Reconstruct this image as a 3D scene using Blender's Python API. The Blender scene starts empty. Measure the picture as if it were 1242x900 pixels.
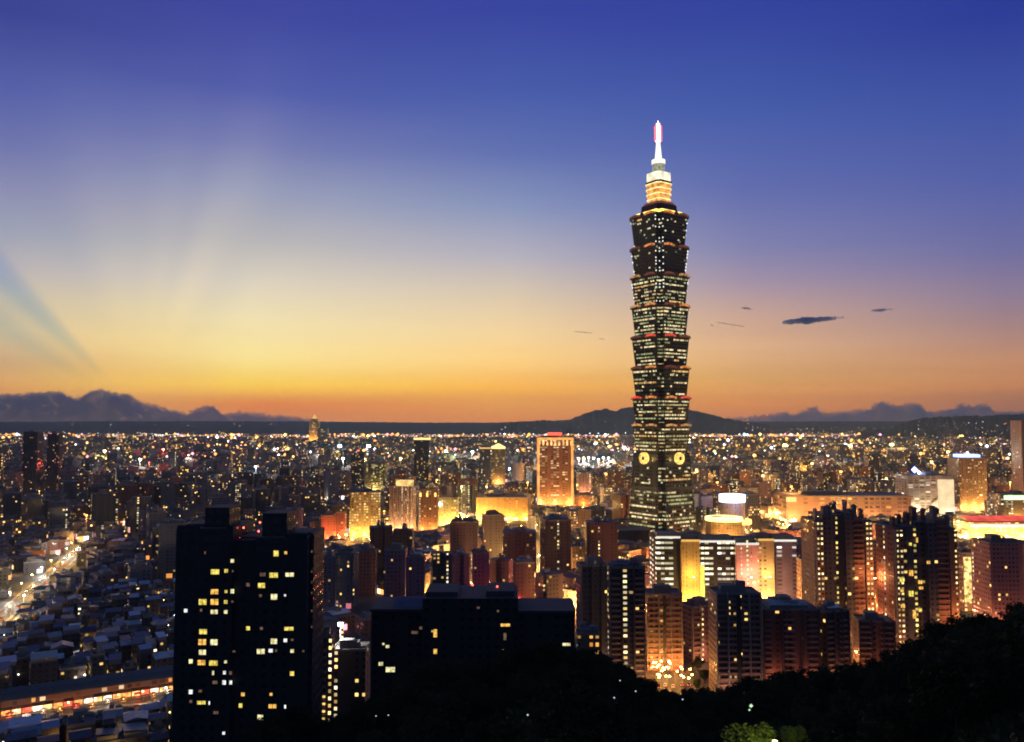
import bpy, math, random
from mathutils import Vector, Matrix, noise
R = math.radians
sc = bpy.context.scene
COL = sc.collection
rnd = random.Random(11)

# ------------------------------------------------------------------ camera
CAMZ = 146.0
F = 1000.0                      # focal length in photo pixels (1242 wide)
TH = math.atan(0.06)            # slight upward pitch, puts the horizon at row 510
cam = bpy.data.cameras.new('camera')
cam_o = bpy.data.objects.new('camera', cam); COL.objects.link(cam_o)
cam_o.location = (0, 0, CAMZ); cam_o.rotation_euler = (math.pi/2 + TH, 0, 0)
cam.sensor_width = 36; cam.lens = 36*F/1242
cam.clip_start = 1; cam.clip_end = 120000
sc.camera = cam_o
CS, SN = math.cos(TH), math.sin(TH)

def P(px, py, Y):
    """world point seen at photo pixel (px,py) at distance Y ahead"""
    r, u = px-621, 450-py
    dy = F*CS - u*SN; dz = F*SN + u*CS
    k = Y/dy
    return Vector((r*k, Y, CAMZ + dz*k))
def proj(x, y, z):
    z -= CAMZ
    d = y*CS + z*SN; u = -y*SN + z*CS
    if d < 1: d = 1
    return 621 + F*x/d, 450 - F*u/d
def gY(py):                     # distance of the flat ground seen at a row
    r = 450-py; return -CAMZ*(F*CS - r*SN)/(F*SN + r*CS)

# ------------------------------------------------------------------ render look
sc.view_settings.view_transform = 'Standard'; sc.view_settings.look = 'None'
sc.view_settings.exposure = 0; sc.view_settings.gamma = 1
sc.view_settings.use_curve_mapping = False
cy = sc.cycles
cy.use_denoising = True
cy.max_bounces = 6; cy.diffuse_bounces = 3; cy.glossy_bounces = 2; cy.transmission_bounces = 2
cy.volume_bounces = 5; cy.transparent_max_bounces = 6
cy.sample_clamp_indirect = 1.5; cy.sample_clamp_direct = 0
cy.caustics_reflective = False; cy.caustics_refractive = False
cy.pixel_filter_type = 'BLACKMAN_HARRIS'; cy.filter_width = 1.9

# ------------------------------------------------------------------ world: dusk sky
def lin(c):
    return tuple((v/255/12.92 if v/255 <= .04045 else ((v/255+.055)/1.055)**2.4) for v in c)
def L4(c, a=1.0):
    return (*lin(c), a)
world = bpy.data.worlds.new('World'); sc.world = world; world.use_nodes = True
class NT:
    def __init__(s, tree): s.t = tree; s.n = tree.nodes; s.l = tree.links
    def new(s, typ, **kw):
        x = s.n.new(typ)
        for k, v in kw.items(): setattr(x, k, v)
        return x
    def put(s, sock, v):
        if hasattr(v, 'is_output') or isinstance(v, bpy.types.NodeSocket): s.l.new(v, sock)
        else: sock.default_value = v
    def m(s, op, a, b=0.0, c=None, clamp=False):
        x = s.new('ShaderNodeMath', operation=op); x.use_clamp = clamp
        s.put(x.inputs[0], a)
        if len(x.inputs) > 1: s.put(x.inputs[1], b)
        if c is not None: s.put(x.inputs[2], c)
        return x.outputs[0]
    def mix(s, f, a, b, bt='MIX'):
        x = s.new('ShaderNodeMix', data_type='RGBA', blend_type=bt)
        s.put(x.inputs[0], f); s.put(x.inputs[6], a); s.put(x.inputs[7], b)
        return x.outputs[2]
    def rng(s, v, a, b, c=0.0, d=1.0, smooth=True):
        x = s.new('ShaderNodeMapRange'); x.interpolation_type = 'SMOOTHSTEP' if smooth else 'LINEAR'
        x.clamp = True
        s.put(x.inputs[0], v); s.put(x.inputs[1], a); s.put(x.inputs[2], b); s.put(x.inputs[3], c); s.put(x.inputs[4], d)
        return x.outputs[0]
    def ramp(s, f, stops, interp='LINEAR'):
        x = s.new('ShaderNodeValToRGB'); cr = x.color_ramp; cr.interpolation = interp
        stops = sorted(stops)
        while len(cr.elements) < len(stops): cr.elements.new(.5)
        for e, (p, c) in zip(cr.elements, stops): e.position = p; e.color = c
        s.put(x.inputs[0], f)
        return x.outputs[0]
w = NT(world.node_tree)
for x in list(w.n): w.n.remove(x)
tc = w.new('ShaderNodeTexCoord'); sep = w.new('ShaderNodeSeparateXYZ'); w.l.new(tc.outputs['Generated'], sep.inputs[0])
el = w.m('ARCSINE', sep.outputs[2]); az = w.m('ARCTAN2', sep.outputs[0], sep.outputs[1])
EMAX = R(31)
fe = w.m('DIVIDE', el, EMAX, clamp=True)
def column(px, stops):
    a = math.atan((px-621)/1000); out = []
    for py, c in stops:
        e = math.atan((510-py)/1000*math.cos(a))
        out.append((max(0, min(1, e/EMAX)), L4(c)))
    return w.ramp(fe, out)
cols = [
 (0, [(0, (59.0, 68.0, 147.7)), (100, (86.0, 98.0, 169.7)), (170, (114.0, 120.0, 175.7)), (230, (143.0, 144.9, 180.6)), (280, (159.0, 163.4, 183.3)), (320, (185.0, 178.4, 184.3)), (360, (208.0, 193.0, 169.0)), (400, (224.0, 197.0, 153.0)), (440, (222.0, 175.0, 124.0)), (470, (228.0, 165.0, 90.0)), (508, (210.0, 140.0, 85.0))]),
 (300, [(0, (61.9, 71.0, 158.8)), (100, (82.1, 93.5, 171.2)), (170, (121.2, 127.2, 179.5)), (230, (157.5, 161.9, 188.1)), (290, (189.4, 185.9, 186.8)), (340, (222.5, 211.7, 194.6)), (390, (243.5, 227.2, 179.3)), (435, (250.3, 227.2, 151.0)), (465, (255, 213.2, 79.3)), (490, (238.1, 133.6, 53.9)), (508, (218.0, 138.0, 80.0))]),
 (620, [(0, (55.8, 69.2, 160.1)), (100, (70.1, 90.6, 170.4)), (180, (95.5, 112.5, 178.4)), (250, (136.9, 150.1, 190.2)), (310, (182.4, 178.1, 192.5)), (350, (215.0, 198.0, 178.7)), (400, (244.1, 212.9, 161.8)), (440, (254.3, 208.0, 129.2)), (470, (252.0, 182.0, 68.4)), (508, (222.0, 138.0, 70.0))]),
 (910, [(0, (50.3, 66.2, 158.5)), (120, (65.0, 90.0, 169.5)), (220, (93.0, 106.4, 175.5)), (300, (127.4, 128.7, 175.8)), (340, (161.0, 143.2, 168.7)), (380, (197.3, 160.9, 148.5)), (420, (218.4, 172.5, 135.6)), (460, (214.0, 159.6, 94.0)), (490, (226.9, 143.1, 68.7)), (508, (196.0, 120.0, 76.0))]),
 (1225, [(0, (40.8, 57.4, 149.8)), (120, (60.4, 82.1, 164.6)), (220, (82.6, 95.6, 167.4)), (300, (107.0, 107.7, 162.7)), (360, (140.8, 121.9, 149.1)), (400, (165.6, 128.4, 127.7)), (440, (193.9, 137.5, 102.0)), (470, (192.4, 126.0, 78.4)), (508, (158.0, 100.0, 80.0))])
]
sky = None
for i, (px, st) in enumerate(cols):
    c = column(px, st)
    if sky is None: sky = c
    else:
        a0 = math.atan((cols[i-1][0]-621)/1000); a1 = math.atan((px-621)/1000)
        sky = w.mix(w.rng(az, a0, a1, smooth=False), sky, c)
# crepuscular rays fanning out from the sun behind the cloud bank
az0 = math.atan((168-621)/1000); e0 = math.atan((510-497)/1000*math.cos(az0))
da = w.m('SUBTRACT', az, az0); de = w.m('SUBTRACT', el, e0)
ang = w.m('ARCTAN2', de, da); rad = w.m('SQRT', w.m('ADD', w.m('MULTIPLY', da, da), w.m('MULTIPLY', de, de)))
def band(c, wd, soft):
    d = w.m('ABSOLUTE', w.m('SUBTRACT', ang, R(c)))
    return w.rng(d, R(wd+soft), R(max(0, wd-soft)))
wedge = w.m('MULTIPLY', w.rng(ang, R(127.5), R(131.5)), w.rng(ang, R(180), R(152)))
streak = w.m('ADD', band(134.5, 2.2, 4.0), w.m('MULTIPLY', band(147, 2.5, 5), .75), clamp=True)
sh = w.m('ADD', w.m('MULTIPLY', wedge, .42), w.m('MULTIPLY', streak, .5), clamp=True)
sh = w.m('MULTIPLY', sh, w.m('MULTIPLY', w.rng(rad, .008, .13), w.rng(rad, .55, .24)))
sky = w.mix(sh, sky, w.mix(1.0, sky, (.60, .78, 1.08, 1), 'MULTIPLY'))
ray = None
for c, wd, so_, amp in ((71, 4.0, 6.5, .15), (84, 2.5, 5.0, .07), (77, 1.4, 4.0, -.06), (58, 4, 8, -.08), (100, 4, 7, .06), (113, 5, 7, -.10)):
    q_ = w.m('MULTIPLY', band(c, wd, so_), amp); ray = q_ if ray is None else w.m('ADD', ray, q_)
ray = w.m('MULTIPLY', ray, w.m('MULTIPLY', w.rng(rad, .04, .20), w.rng(rad, .58, .24)))
sky = w.mix(w.m('ADD', ray, .5, clamp=True), w.mix(1.0, sky, (.70, .78, .95, 1), 'MULTIPLY'), w.mix(1.0, sky, (1.30, 1.23, 1.08, 1), 'MULTIPLY'))
# horizontal thin cirrus banding near the horizon
cvec = w.new('ShaderNodeCombineXYZ'); w.l.new(w.m('MULTIPLY', az, 2.2), cvec.inputs[0]); w.l.new(w.m('MULTIPLY', el, 34), cvec.inputs[1])
cz = w.new('ShaderNodeTexNoise'); w.l.new(cvec.outputs[0], cz.inputs['Vector']); cz.inputs['Scale'].default_value = 1.6; cz.inputs['Detail'].default_value = 5
cf = w.m('MULTIPLY', w.rng(cz.outputs[0], .46, .72), w.rng(el, R(9), R(1.5)))
sky = w.mix(w.m('MULTIPLY', cf, .22), sky, w.mix(1.0, sky, (.78, .66, .80, 1), 'MULTIPLY'))
# glow where the sun has just gone behind the cloud
gl = w.m('MULTIPLY', w.rng(rad, .16, .0), .22)
sky = w.mix(gl, sky, (1.0, .62, .16, 1))
sky = w.mix(1.0, sky, w.ramp(fe, [(0, (1.92, 1.84, 1.45, 1)), (.05, (1.90, 1.82, 1.45, 1)), (.10, (1.42, 1.38, 1.22, 1)), (.20, (1.20, 1.18, 1.10, 1)), (.30, (1.12, 1.11, 1.06, 1)), (.48, (1.07, 1.06, 1.03, 1)), (1, (1.03, 1.02, 1.0, 1))]), 'MULTIPLY')
# the dusk sky behind the viewer
back = w.ramp(fe, [(0, (.050, .050, .10, 1)), (.3, (.036, .048, .12, 1)), (1, (.030, .052, .135, 1))])
sky = w.mix(w.rng(w.m('ABSOLUTE', az), R(40), R(118)), sky, back)
zen = w.rng(el, R(28), R(75))
sky = w.mix(zen, sky, (.045, .070, .122, 1))
bg = w.new('ShaderNodeBackground'); w.l.new(sky, bg.inputs[0]); bg.inputs[1].default_value = 1.0
wo = w.new('ShaderNodeOutputWorld'); w.l.new(bg.outputs[0], wo.inputs[0])

# the sun: already behind the cloud bank, only a trace of warm light is left
sl = bpy.data.lights.new('sun', 'SUN'); sl.energy = 0.12; sl.angle = R(6); sl.color = (1, .55, .25)
so = bpy.data.objects.new('sun', sl); COL.objects.link(so)
sd = Vector((math.sin(az0), math.cos(az0), math.tan(R(3.0))))
so.rotation_euler = sd.to_track_quat('Z', 'Y').to_euler()

# ------------------------------------------------------------------ helpers
def tag(o, label=None, cat=None, group=None, kind=None):
    if label: o['label'] = label
    if cat: o['category'] = cat
    if group: o['group'] = group
    if kind: o['kind'] = kind
    return o
def empty(name, loc, rz=0.0):
    o = bpy.data.objects.new(name, None); COL.objects.link(o)
    o.location = loc; o.rotation_euler = (0, 0, rz); o.empty_display_size = 1
    return o
class MB:
    def __init__(s): s.v = []; s.f = []; s.u = []; s.mi = []; s.mats = []
    def mat(s, m):
        if m not in s.mats: s.mats.append(m)
        return s.mats.index(m)
    def face(s, pts, m, uv=None):
        b = len(s.v); s.v.extend(tuple(p) for p in pts); s.f.append(tuple(range(b, b+len(pts))))
        s.mi.append(s.mat(m)); s.u.extend(uv if uv else [(0, 0)]*len(pts))
    def prism(s, poly, z0, z1, mw, mt=None, u0=0.0, top=1.0, v0=None, bottom=False, uvs=1.0):
        n = len(poly); u = u0; cx = sum(p[0] for p in poly)/n; cy_ = sum(p[1] for p in poly)/n
        tp = [(cx+(p[0]-cx)*top, cy_+(p[1]-cy_)*top) for p in poly]
        vb = 0 if v0 is None else v0
        for i in range(n):
            a, b = poly[i], poly[(i+1) % n]; c, d = tp[(i+1) % n], tp[i]
            l = math.hypot(b[0]-a[0], b[1]-a[1])
            s.face([(*a, z0), (*b, z0), (*c, z1), (*d, z1)], mw,
                   [(u*uvs, vb*uvs), ((u+l)*uvs, vb*uvs), ((u+l)*uvs, (vb+z1-z0)*uvs), (u*uvs, (vb+z1-z0)*uvs)])
            u += l
        s.face([(*p, z1) for p in tp], mt or mw)
        if bottom: s.face([(*p, z0) for p in reversed(poly)], mt or mw)
    def box(s, x0, x1, y0, y1, z0, z1, mw, mt=None, u0=0.0, **k):
        s.prism([(x0, y0), (x1, y0), (x1, y1), (x0, y1)], z0, z1, mw, mt, u0, **k)
    def cyl(s, x, y, r, z0, z1, mw, mt=None, n=12, r1=None, **k):
        s.prism([(x+r*math.cos(2*math.pi*i/n), y+r*math.sin(2*math.pi*i/n)) for i in range(n)], z0, z1, mw, mt,
                top=(1 if r1 is None else r1/r), **k)
    def octa(s, c, r, m):
        x, y, z = c
        p = [(x+r, y, z), (x, y+r, z), (x-r, y, z), (x, y-r, z)]
        for i in range(4):
            s.face([p[i], p[(i+1) % 4], (x, y, z+r)], m); s.face([p[(i+1) % 4], p[i], (x, y, z-r)], m)
    def build(s, name, parent=None, loc=None, rz=0.0, smooth=False):
        me = bpy.data.meshes.new(name); me.from_pydata(s.v, [], s.f)
        for m in s.mats: me.materials.append(m)
        me.polygons.foreach_set('material_index', s.mi)
        uv = me.uv_layers.new(name='UVMap'); flat = [c for p in s.u for c in p]; uv.data.foreach_set('uv', flat)
        if smooth: me.polygons.foreach_set('use_smooth', [True]*len(s.f))
        me.update()
        o = bpy.data.objects.new(name, me); COL.objects.link(o)
        if parent: o.parent = parent
        if loc is not None: o.location = loc
        o.rotation_euler = (0, 0, rz)
        return o

# ------------------------------------------------------------------ materials
def mat_new(name):
    m = bpy.data.materials.new(name); m.use_nodes = True
    m.cycles.emission_sampling = 'NONE'
    t = NT(m.node_tree)
    return m, t, t.n['Principled BSDF']
_mc = {}
def plain(name, col, rough=.8, var=.25, scale=.35, metal=0.0):
    k = ('p', name)
    if k in _mc: return _mc[k]
    m, t, b = mat_new(name)
    g = t.new('ShaderNodeTexCoord'); n = t.new('ShaderNodeTexNoise'); t.l.new(g.outputs['Object'], n.inputs['Vector'])
    n.inputs['Scale'].default_value = scale; n.inputs['Detail'].default_value = 5
    lo = tuple(c*(1-var) for c in col); hi = tuple(c*(1+var) for c in col)
    t.l.new(t.mix(n.outputs[0], (*lo, 1), (*hi, 1)), b.inputs['Base Color'])
    b.inputs['Roughness'].default_value = rough; b.inputs['Metallic'].default_value = metal
    _mc[k] = m; return m
def tin(name, col):
    k = ('t', name)
    if k in _mc: return _mc[k]
    m, t, b = mat_new(name)
    g = t.new('ShaderNodeTexCoord'); wv = t.new('ShaderNodeTexWave'); t.l.new(g.outputs['Object'], wv.inputs['Vector'])
    wv.inputs['Scale'].default_value = 1.4
    n = t.new('ShaderNodeTexNoise'); t.l.new(g.outputs['Object'], n.inputs['Vector']); n.inputs['Scale'].default_value = .25; n.inputs['Detail'].default_value = 6
    rust = t.rng(n.outputs[0], .52, .72)
    c = t.mix(t.m('MULTIPLY', rust, .7), (*col, 1), (.12, .075, .05, 1))
    oi = t.new('ShaderNodeObjectInfo')
    c = t.mix(1.0, c, t.ramp(oi.outputs['Random'], [(0, (.10, .10, .12, 1)), (.4, (.42, .43, .46, 1)), (.7, (1.2, 1.2, 1.2, 1)), (1, (2.3, 2.3, 2.25, 1))]), 'MULTIPLY')
    t.l.new(c, b.inputs['Base Color']); b.inputs['Roughness'].default_value = .45
    bp = t.new('ShaderNodeBump'); bp.inputs['Strength'].default_value = .35; bp.inputs['Distance'].default_value = .06
    t.l.new(wv.outputs[0], bp.inputs['Height']); t.l.new(bp.outputs[0], b.inputs['Normal'])
    _mc[k] = m; return m
def glow(name, col, st, var=.35, scale=.9, mull=False):
    """a glowing surface, uneven like a lit room or sign"""
    k = ('g', name)
    if k in _mc: return _mc[k]
    m, t, b = mat_new(name)
    b.inputs['Base Color'].default_value = (.05, .05, .05, 1); b.inputs['Roughness'].default_value = .4
    g = t.new('ShaderNodeTexCoord'); n = t.new('ShaderNodeTexNoise'); t.l.new(g.outputs['Object'], n.inputs['Vector'])
    n.inputs['Scale'].default_value = scale; n.inputs['Detail'].default_value = 3
    s_ = t.m('MULTIPLY', t.rng(n.outputs[0], .3, .7, 1-var, 1+var), st)
    if mull:
        sp = t.new('ShaderNodeSeparateXYZ'); t.l.new(g.outputs['Generated'], sp.inputs[0])
        a = t.m('ABSOLUTE', t.m('SUBTRACT', sp.outputs[0], .5))
        s_ = t.m('MULTIPLY', s_, t.rng(a, .02, .05, .35, 1.0))
    b.inputs['Emission Color'].default_value = (*col, 1); t.l.new(s_, b.inputs['Emission Strength'])
    _mc[k] = m; return m
WARM = (1, .62, .16); YEL = (1, .84, .22); PALE = (1, .90, .62); WHT = (.85, .92, 1.0); ORG = (1, .36, .06)
def facade(name, wall, lit=.12, c1=WARM, c2=PALE, st=1.6, bay=3.4, fl=3.2, ww=.55, wh=.48, stairs=.03, shop=0.0, shop_h=4.0, glass=(.02, .025, .035), rough=.75, hband=.0, rg=.18):
    k = ('f', name)
    if k in _mc: return _mc[k]
    m, t, b = mat_new(name)
    uv = t.new('ShaderNodeUVMap'); sp = t.new('ShaderNodeSeparateXYZ'); t.l.new(uv.outputs[0], sp.inputs[0])
    oi = t.new('ShaderNodeObjectInfo'); r = t.m('MULTIPLY', oi.outputs['Random'], 97.0)
    u = t.m('DIVIDE', sp.outputs[0], bay); v = t.m('DIVIDE', sp.outputs[1], fl)
    fu, fv = t.m('FLOOR', u), t.m('FLOOR', v); xu, xv = t.m('FRACT', u), t.m('FRACT', v)
    cv = t.new('ShaderNodeCombineXYZ'); t.put(cv.inputs[0], fu); t.put(cv.inputs[1], fv); t.put(cv.inputs[2], r)
    wn = t.new('ShaderNodeTexWhiteNoise', noise_dimensions='3D'); t.l.new(cv.outputs[0], wn.inputs[0])
    cv2 = t.new('ShaderNodeCombineXYZ'); t.put(cv2.inputs[0], fu); t.put(cv2.inputs[1], r)
    wn2 = t.new('ShaderNodeTexWhiteNoise', noise_dimensions='2D'); t.l.new(cv2.outputs[0], wn2.inputs[0])
    col3 = t.new('ShaderNodeSeparateColor'); t.l.new(wn.outputs['Color'], col3.inputs[0])
    col2 = t.new('ShaderNodeSeparateColor'); t.l.new(wn2.outputs['Color'], col2.inputs[0])
    # room use comes in patches: some parts of a house are home, some out
    nz = t.new('ShaderNodeTexNoise', noise_dimensions='3D'); t.l.new(cv.outputs[0], nz.inputs['Vector']); nz.inputs['Scale'].default_value = .23; nz.inputs['Detail'].default_value = 1
    patch = t.rng(nz.outputs[0], .35, .68, .25, 1.9)
    on = t.m('LESS_THAN', wn.outputs['Value'], t.m('MULTIPLY', patch, lit))
    st_col = t.m('LESS_THAN', wn2.outputs['Value'], stairs)
    on2 = t.m('MAXIMUM', on, t.m('MULTIPLY', st_col, t.m('LESS_THAN', col3.outputs[2], .82)))
    wvar = t.m('ADD', t.m('MULTIPLY', col2.outputs[1], .4), .75)           # window widths differ from bay to bay
    mu = t.m('LESS_THAN', t.m('ABSOLUTE', t.m('SUBTRACT', xu, .5)), t.m('MULTIPLY', wvar, ww/2))
    mv = t.m('LESS_THAN', t.m('ABSOLUTE', t.m('SUBTRACT', xv, .52)), wh/2)
    win = t.m('MULTIPLY', t.m('MULTIPLY', mu, mv), t.m('GREATER_THAN', t.m('FRACT', t.m('MULTIPLY', col2.outputs[2], 7.31)), .22))
    g = t.new('ShaderNodeTexCoord'); n = t.new('ShaderNodeTexNoise'); t.l.new(g.outputs['Object'], n.inputs['Vector']); n.inputs['Scale'].default_value = .12; n.inputs['Detail'].default_value = 6
    wc = t.mix(n.outputs[0], (*[c*.7 for c in wall], 1), (*[min(.9, c*1.3) for c in wall], 1))
    slab = t.m('LESS_THAN', xv, .08)
    wc = t.mix(t.m('MULTIPLY', slab, .45), wc, (*[c*.35 for c in wall], 1))
    if hband: wc = t.mix(t.m('MULTIPLY', t.m('LESS_THAN', xv, .36), hband), wc, (*[min(.9, c*1.9) for c in wall], 1))
    wc = t.mix(t.m('MULTIPLY', win, t.rng(col3.outputs[2], .2, .9, .30, .85)), wc, (*glass, 1))
    t.l.new(wc, b.inputs['Base Color'])
    t.l.new(t.rng(win, 0, 1, rough, rg, smooth=False), b.inputs['Roughness'])
    ec = t.mix(col3.outputs[0], (*c1, 1), (*c2, 1))
    es = t.m('MULTIPLY', t.m('MULTIPLY', on2, win), t.m('MULTIPLY', t.m('ADD', t.m('POWER', col3.outputs[1], 2.0), .18), st*1.35))
    if shop:
        cvs = t.new('ShaderNodeCombineXYZ'); t.put(cvs.inputs[0], t.m('FLOOR', t.m('DIVIDE', sp.outputs[0], 5.0))); t.put(cvs.inputs[1], r)
        ws = t.new('ShaderNodeTexWhiteNoise', noise_dimensions='2D'); t.l.new(cvs.outputs[0], ws.inputs[0])
        zone = t.m('MULTIPLY', t.m('LESS_THAN', sp.outputs[1], shop_h), t.m('LESS_THAN', ws.outputs['Value'], shop))
        sc_ = t.new('ShaderNodeSeparateColor'); t.l.new(ws.outputs['Color'], sc_.inputs[0])
        shc = t.ramp(sc_.outputs[1], [(0, (1, .3, .05, 1)), (.35, (1, .55, .15, 1)), (.7, (1, .8, .45, 1)), (.88, (1, .25, .3, 1)), (1, (.7, .85, 1, 1))])
        ec = t.mix(zone, ec, shc); es = t.m('ADD', es, t.m('MULTIPLY', zone, t.m('MULTIPLY', sc_.outputs[2], 3.0)))
    t.l.new(ec, b.inputs['Emission Color']); t.l.new(es, b.inputs['Emission Strength'])
    _mc[k] = m; return m

M_roof = plain('roof_concrete', (.16, .16, .17), .85, .35, .2)
M_roofd = plain('roof_dark', (.07, .075, .08), .85, .35, .2)
M_conc = plain('concrete', (.24, .23, .22), .85, .2, .3)
M_tank = plain('steel_tank', (.45, .46, .48), .35, .15, .5, .8)
M_dark = plain('dark_metal', (.03, .03, .035), .5)
M_poleg = plain('pole_grey', (.18, .18, .19), .5)
TIN = [tin('tin_blue', (.15, .25, .36)), tin('tin_slate', (.22, .28, .34)), tin('tin_green', (.11, .21, .20)), tin('tin_grey', (.42, .45, .48)), tin('tin_dark', (.06, .075, .10)), tin('tin_red', (.20, .08, .06))]
TINW = ['blue', 'slate', 'green', 'grey', 'dark', 'rust red']
# generic facades, by wall colour word
FAC = []
for nm, c in [('dark', (.07, .07, .085)), ('grey', (.19, .19, .21)), ('brown', (.17, .10, .075)), ('brick red', (.20, .085, .06)), ('beige', (.30, .25, .19)), ('slate blue', (.12, .14, .19)), ('mauve', (.20, .14, .18)), ('pale', (.40, .37, .34))]:
    FAC.append((nm, facade('wall_'+nm.replace(' ', '_'), c, lit=.055, st=1.5, shop=.18), facade('wall_lit_'+nm.replace(' ', '_'), c, lit=.22, st=1.9, stairs=.08, shop=.5)))
FAR = [facade('far_'+str(i), c, lit=l, st=s_, bay=3.2, fl=3.4, ww=.7, wh=.55, stairs=.02, shop=sh_, shop_h=6.5, c1=c1, c2=c2) for i, (c, l, s_, sh_, c1, c2) in enumerate([  # shop bands heightened to put warm street glow into the far walls
    ((.13, .13, .17), .05, 2.0, .25, WARM, PALE), ((.24, .18, .17), .13, 2.3, .5, WARM, (1, .5, .3)), ((.30, .19, .11), .28, 2.6, .95, WARM, (1, .5, .14)), ((.10, .10, .13), .04, 1.6, .15, PALE, WHT), ((.28, .20, .19), .11, 2.2, .6, (1, .5, .35), PALE)])]
G = {}
def gm(kind, st):
    c = {'orange': (1, .38, .07), 'amber': (1, .55, .13), 'yellow': (1, .78, .25), 'white': (1, .93, .80), 'cool': (.72, .86, 1), 'red': (1, .10, .06), 'pink': (1, .45, .55), 'blue': (.25, .35, 1), 'green': (.65, 1, .55), 'magenta': (1, .3, .8)}[kind]
    return glow('lamp_%s_%g' % (kind, st), c, st, .1), c

# ------------------------------------------------------------------ registers: footprints, view guards, labels
FOOT = []                       # (x, y, radius)
GUARD = []                      # (px0, px1, lowest row that must stay visible, Y)
def free(x, y, r):
    return all((x-a)**2+(y-b)**2 > (r+c)**2 for a, b, c in FOOT)
def hides(px0, px1, pyt, Y):
    return any(Y < d-5 and px1 > a and px0 < b and pyt < bot for a, b, bot, d in GUARD)
MARKS = []                      # (px, py, phrase) found things that labels refer to
PEND = []                       # (obj, look, px, py)
def pend(o, look, cat, group, px, py):
    tag(o, None, cat, group); PEND.append((o, look, px, py))

# ------------------------------------------------------------------ ground, hills, clouds, haze
gmat, t, b = mat_new('city_ground')
g = t.new('ShaderNodeTexCoord'); n = t.new('ShaderNodeTexNoise'); t.l.new(g.outputs['Object'], n.inputs['Vector']); n.inputs['Scale'].default_value = .02; n.inputs['Detail'].default_value = 8
t.l.new(t.ramp(n.outputs[0], [(.3, (.035, .036, .04, 1)), (.55, (.07, .068, .065, 1)), (.7, (.045, .06, .035, 1))]), b.inputs['Base Color']); b.inputs['Roughness'].default_value = .8
m = MB(); m.face([(-17500, -300, 0), (17500, -300, 0), (17500, 17000, 0), (-17500, 17000, 0)], gmat)
tag(m.build('ground'), kind='structure')

hmat, t, b = mat_new('forested_hills'); b.inputs['Specular IOR Level'].default_value = .05
g = t.new('ShaderNodeTexCoord'); n = t.new('ShaderNodeTexNoise'); t.l.new(g.outputs['Object'], n.inputs['Vector']); n.inputs['Scale'].default_value = .004; n.inputs['Detail'].default_value = 9
t.l.new(t.ramp(n.outputs[0], [(.3, (.018, .024, .016, 1)), (.7, (.055, .06, .045, 1))]), b.inputs['Base Color']); b.inputs['Roughness'].default_value = .95
bp = t.new('ShaderNodeBump'); bp.inputs['Distance'].default_value = 30; t.l.new(n.outputs[0], bp.inputs['Height']); t.l.new(bp.outputs[0], b.inputs['Normal'])
def interp(prof, x):
    if x <= prof[0][0]: return prof[0][1]
    for (a, ya), (b_, yb) in zip(prof, prof[1:]):
        if x <= b_: return ya + (yb-ya)*(x-a)/(b_-a)
    return prof[-1][1]
def ridge(name, prof, Y, foot, depth, rough):
    m = MB(); px0, px1 = prof[0][0], prof[-1][0]; n = int((px1-px0)/2.0); rows = 10; grid = []
    for i in range(n+1):
        px = px0+(px1-px0)*i/n
        top = P(px, interp(prof, px), Y)
        h = top.z + rough*(noise.noise((px*.16, Y*.01, 3.1)) + .6*noise.noise((px*.5, Y*.01, 1.1)))
        c = []
        for j in range(rows+1):
            f = j/rows                                             # front foot -> crest
            y = Y-foot*(1-f); k = f**1.3
            c.append((top.x*y/Y, y, -6 + (h+6)*k + (rough*1.5*noise.noise((px*.11, j*.9, 7))*f*(1-f)*4)))
        for f in (.35, .7, 1.0):
            y = Y+depth*f; c.append((top.x*y/Y, y, -6+(h+6)*max(0, 1-f**1.2)))
        grid.append(c)
    for i in range(n):
        for j in range(len(grid[0])-1):
            m.face([grid[i][j], grid[i+1][j], grid[i+1][j+1], grid[i][j+1]], hmat)
    return tag(m.build(name, smooth=True), kind='structure')
ridge('plateau_hill', [(-60, 511), (60, 511.5), (120, 510.6), (170, 511), (260, 510.8), (380, 511.2), (460, 512), (520, 512.5), (600, 512.5), (640, 511.5), (760, 511.6), (860, 511.8), (1000, 511), (1300, 511)], 14500, 6400, 2000, 9)
ridge('mountain_hill', [(585, 519), (610, 512.5), (650, 510), (690, 509.5), (705, 503), (722, 497.5), (736, 495.6), (741, 498), (747, 499), (753, 495.5), (765, 493), (790, 496), (815, 494.5), (845, 498.5), (870, 505), (900, 511), (930, 515), (960, 520)], 9800, 2600, 1800, 14)
ridge('forest_hill', [(1040, 524), (1080, 519), (1100, 511), (1125, 506.5), (1160, 504.5), (1200, 504), (1242, 502), (1300, 500)], 7300, 1900, 1500, 12)
ridge('eastern_hill', [(880, 519), (930, 516), (980, 516.5), (1040, 517), (1100, 517), (1140, 519)], 11000, 2600, 1500, 8)

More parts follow.
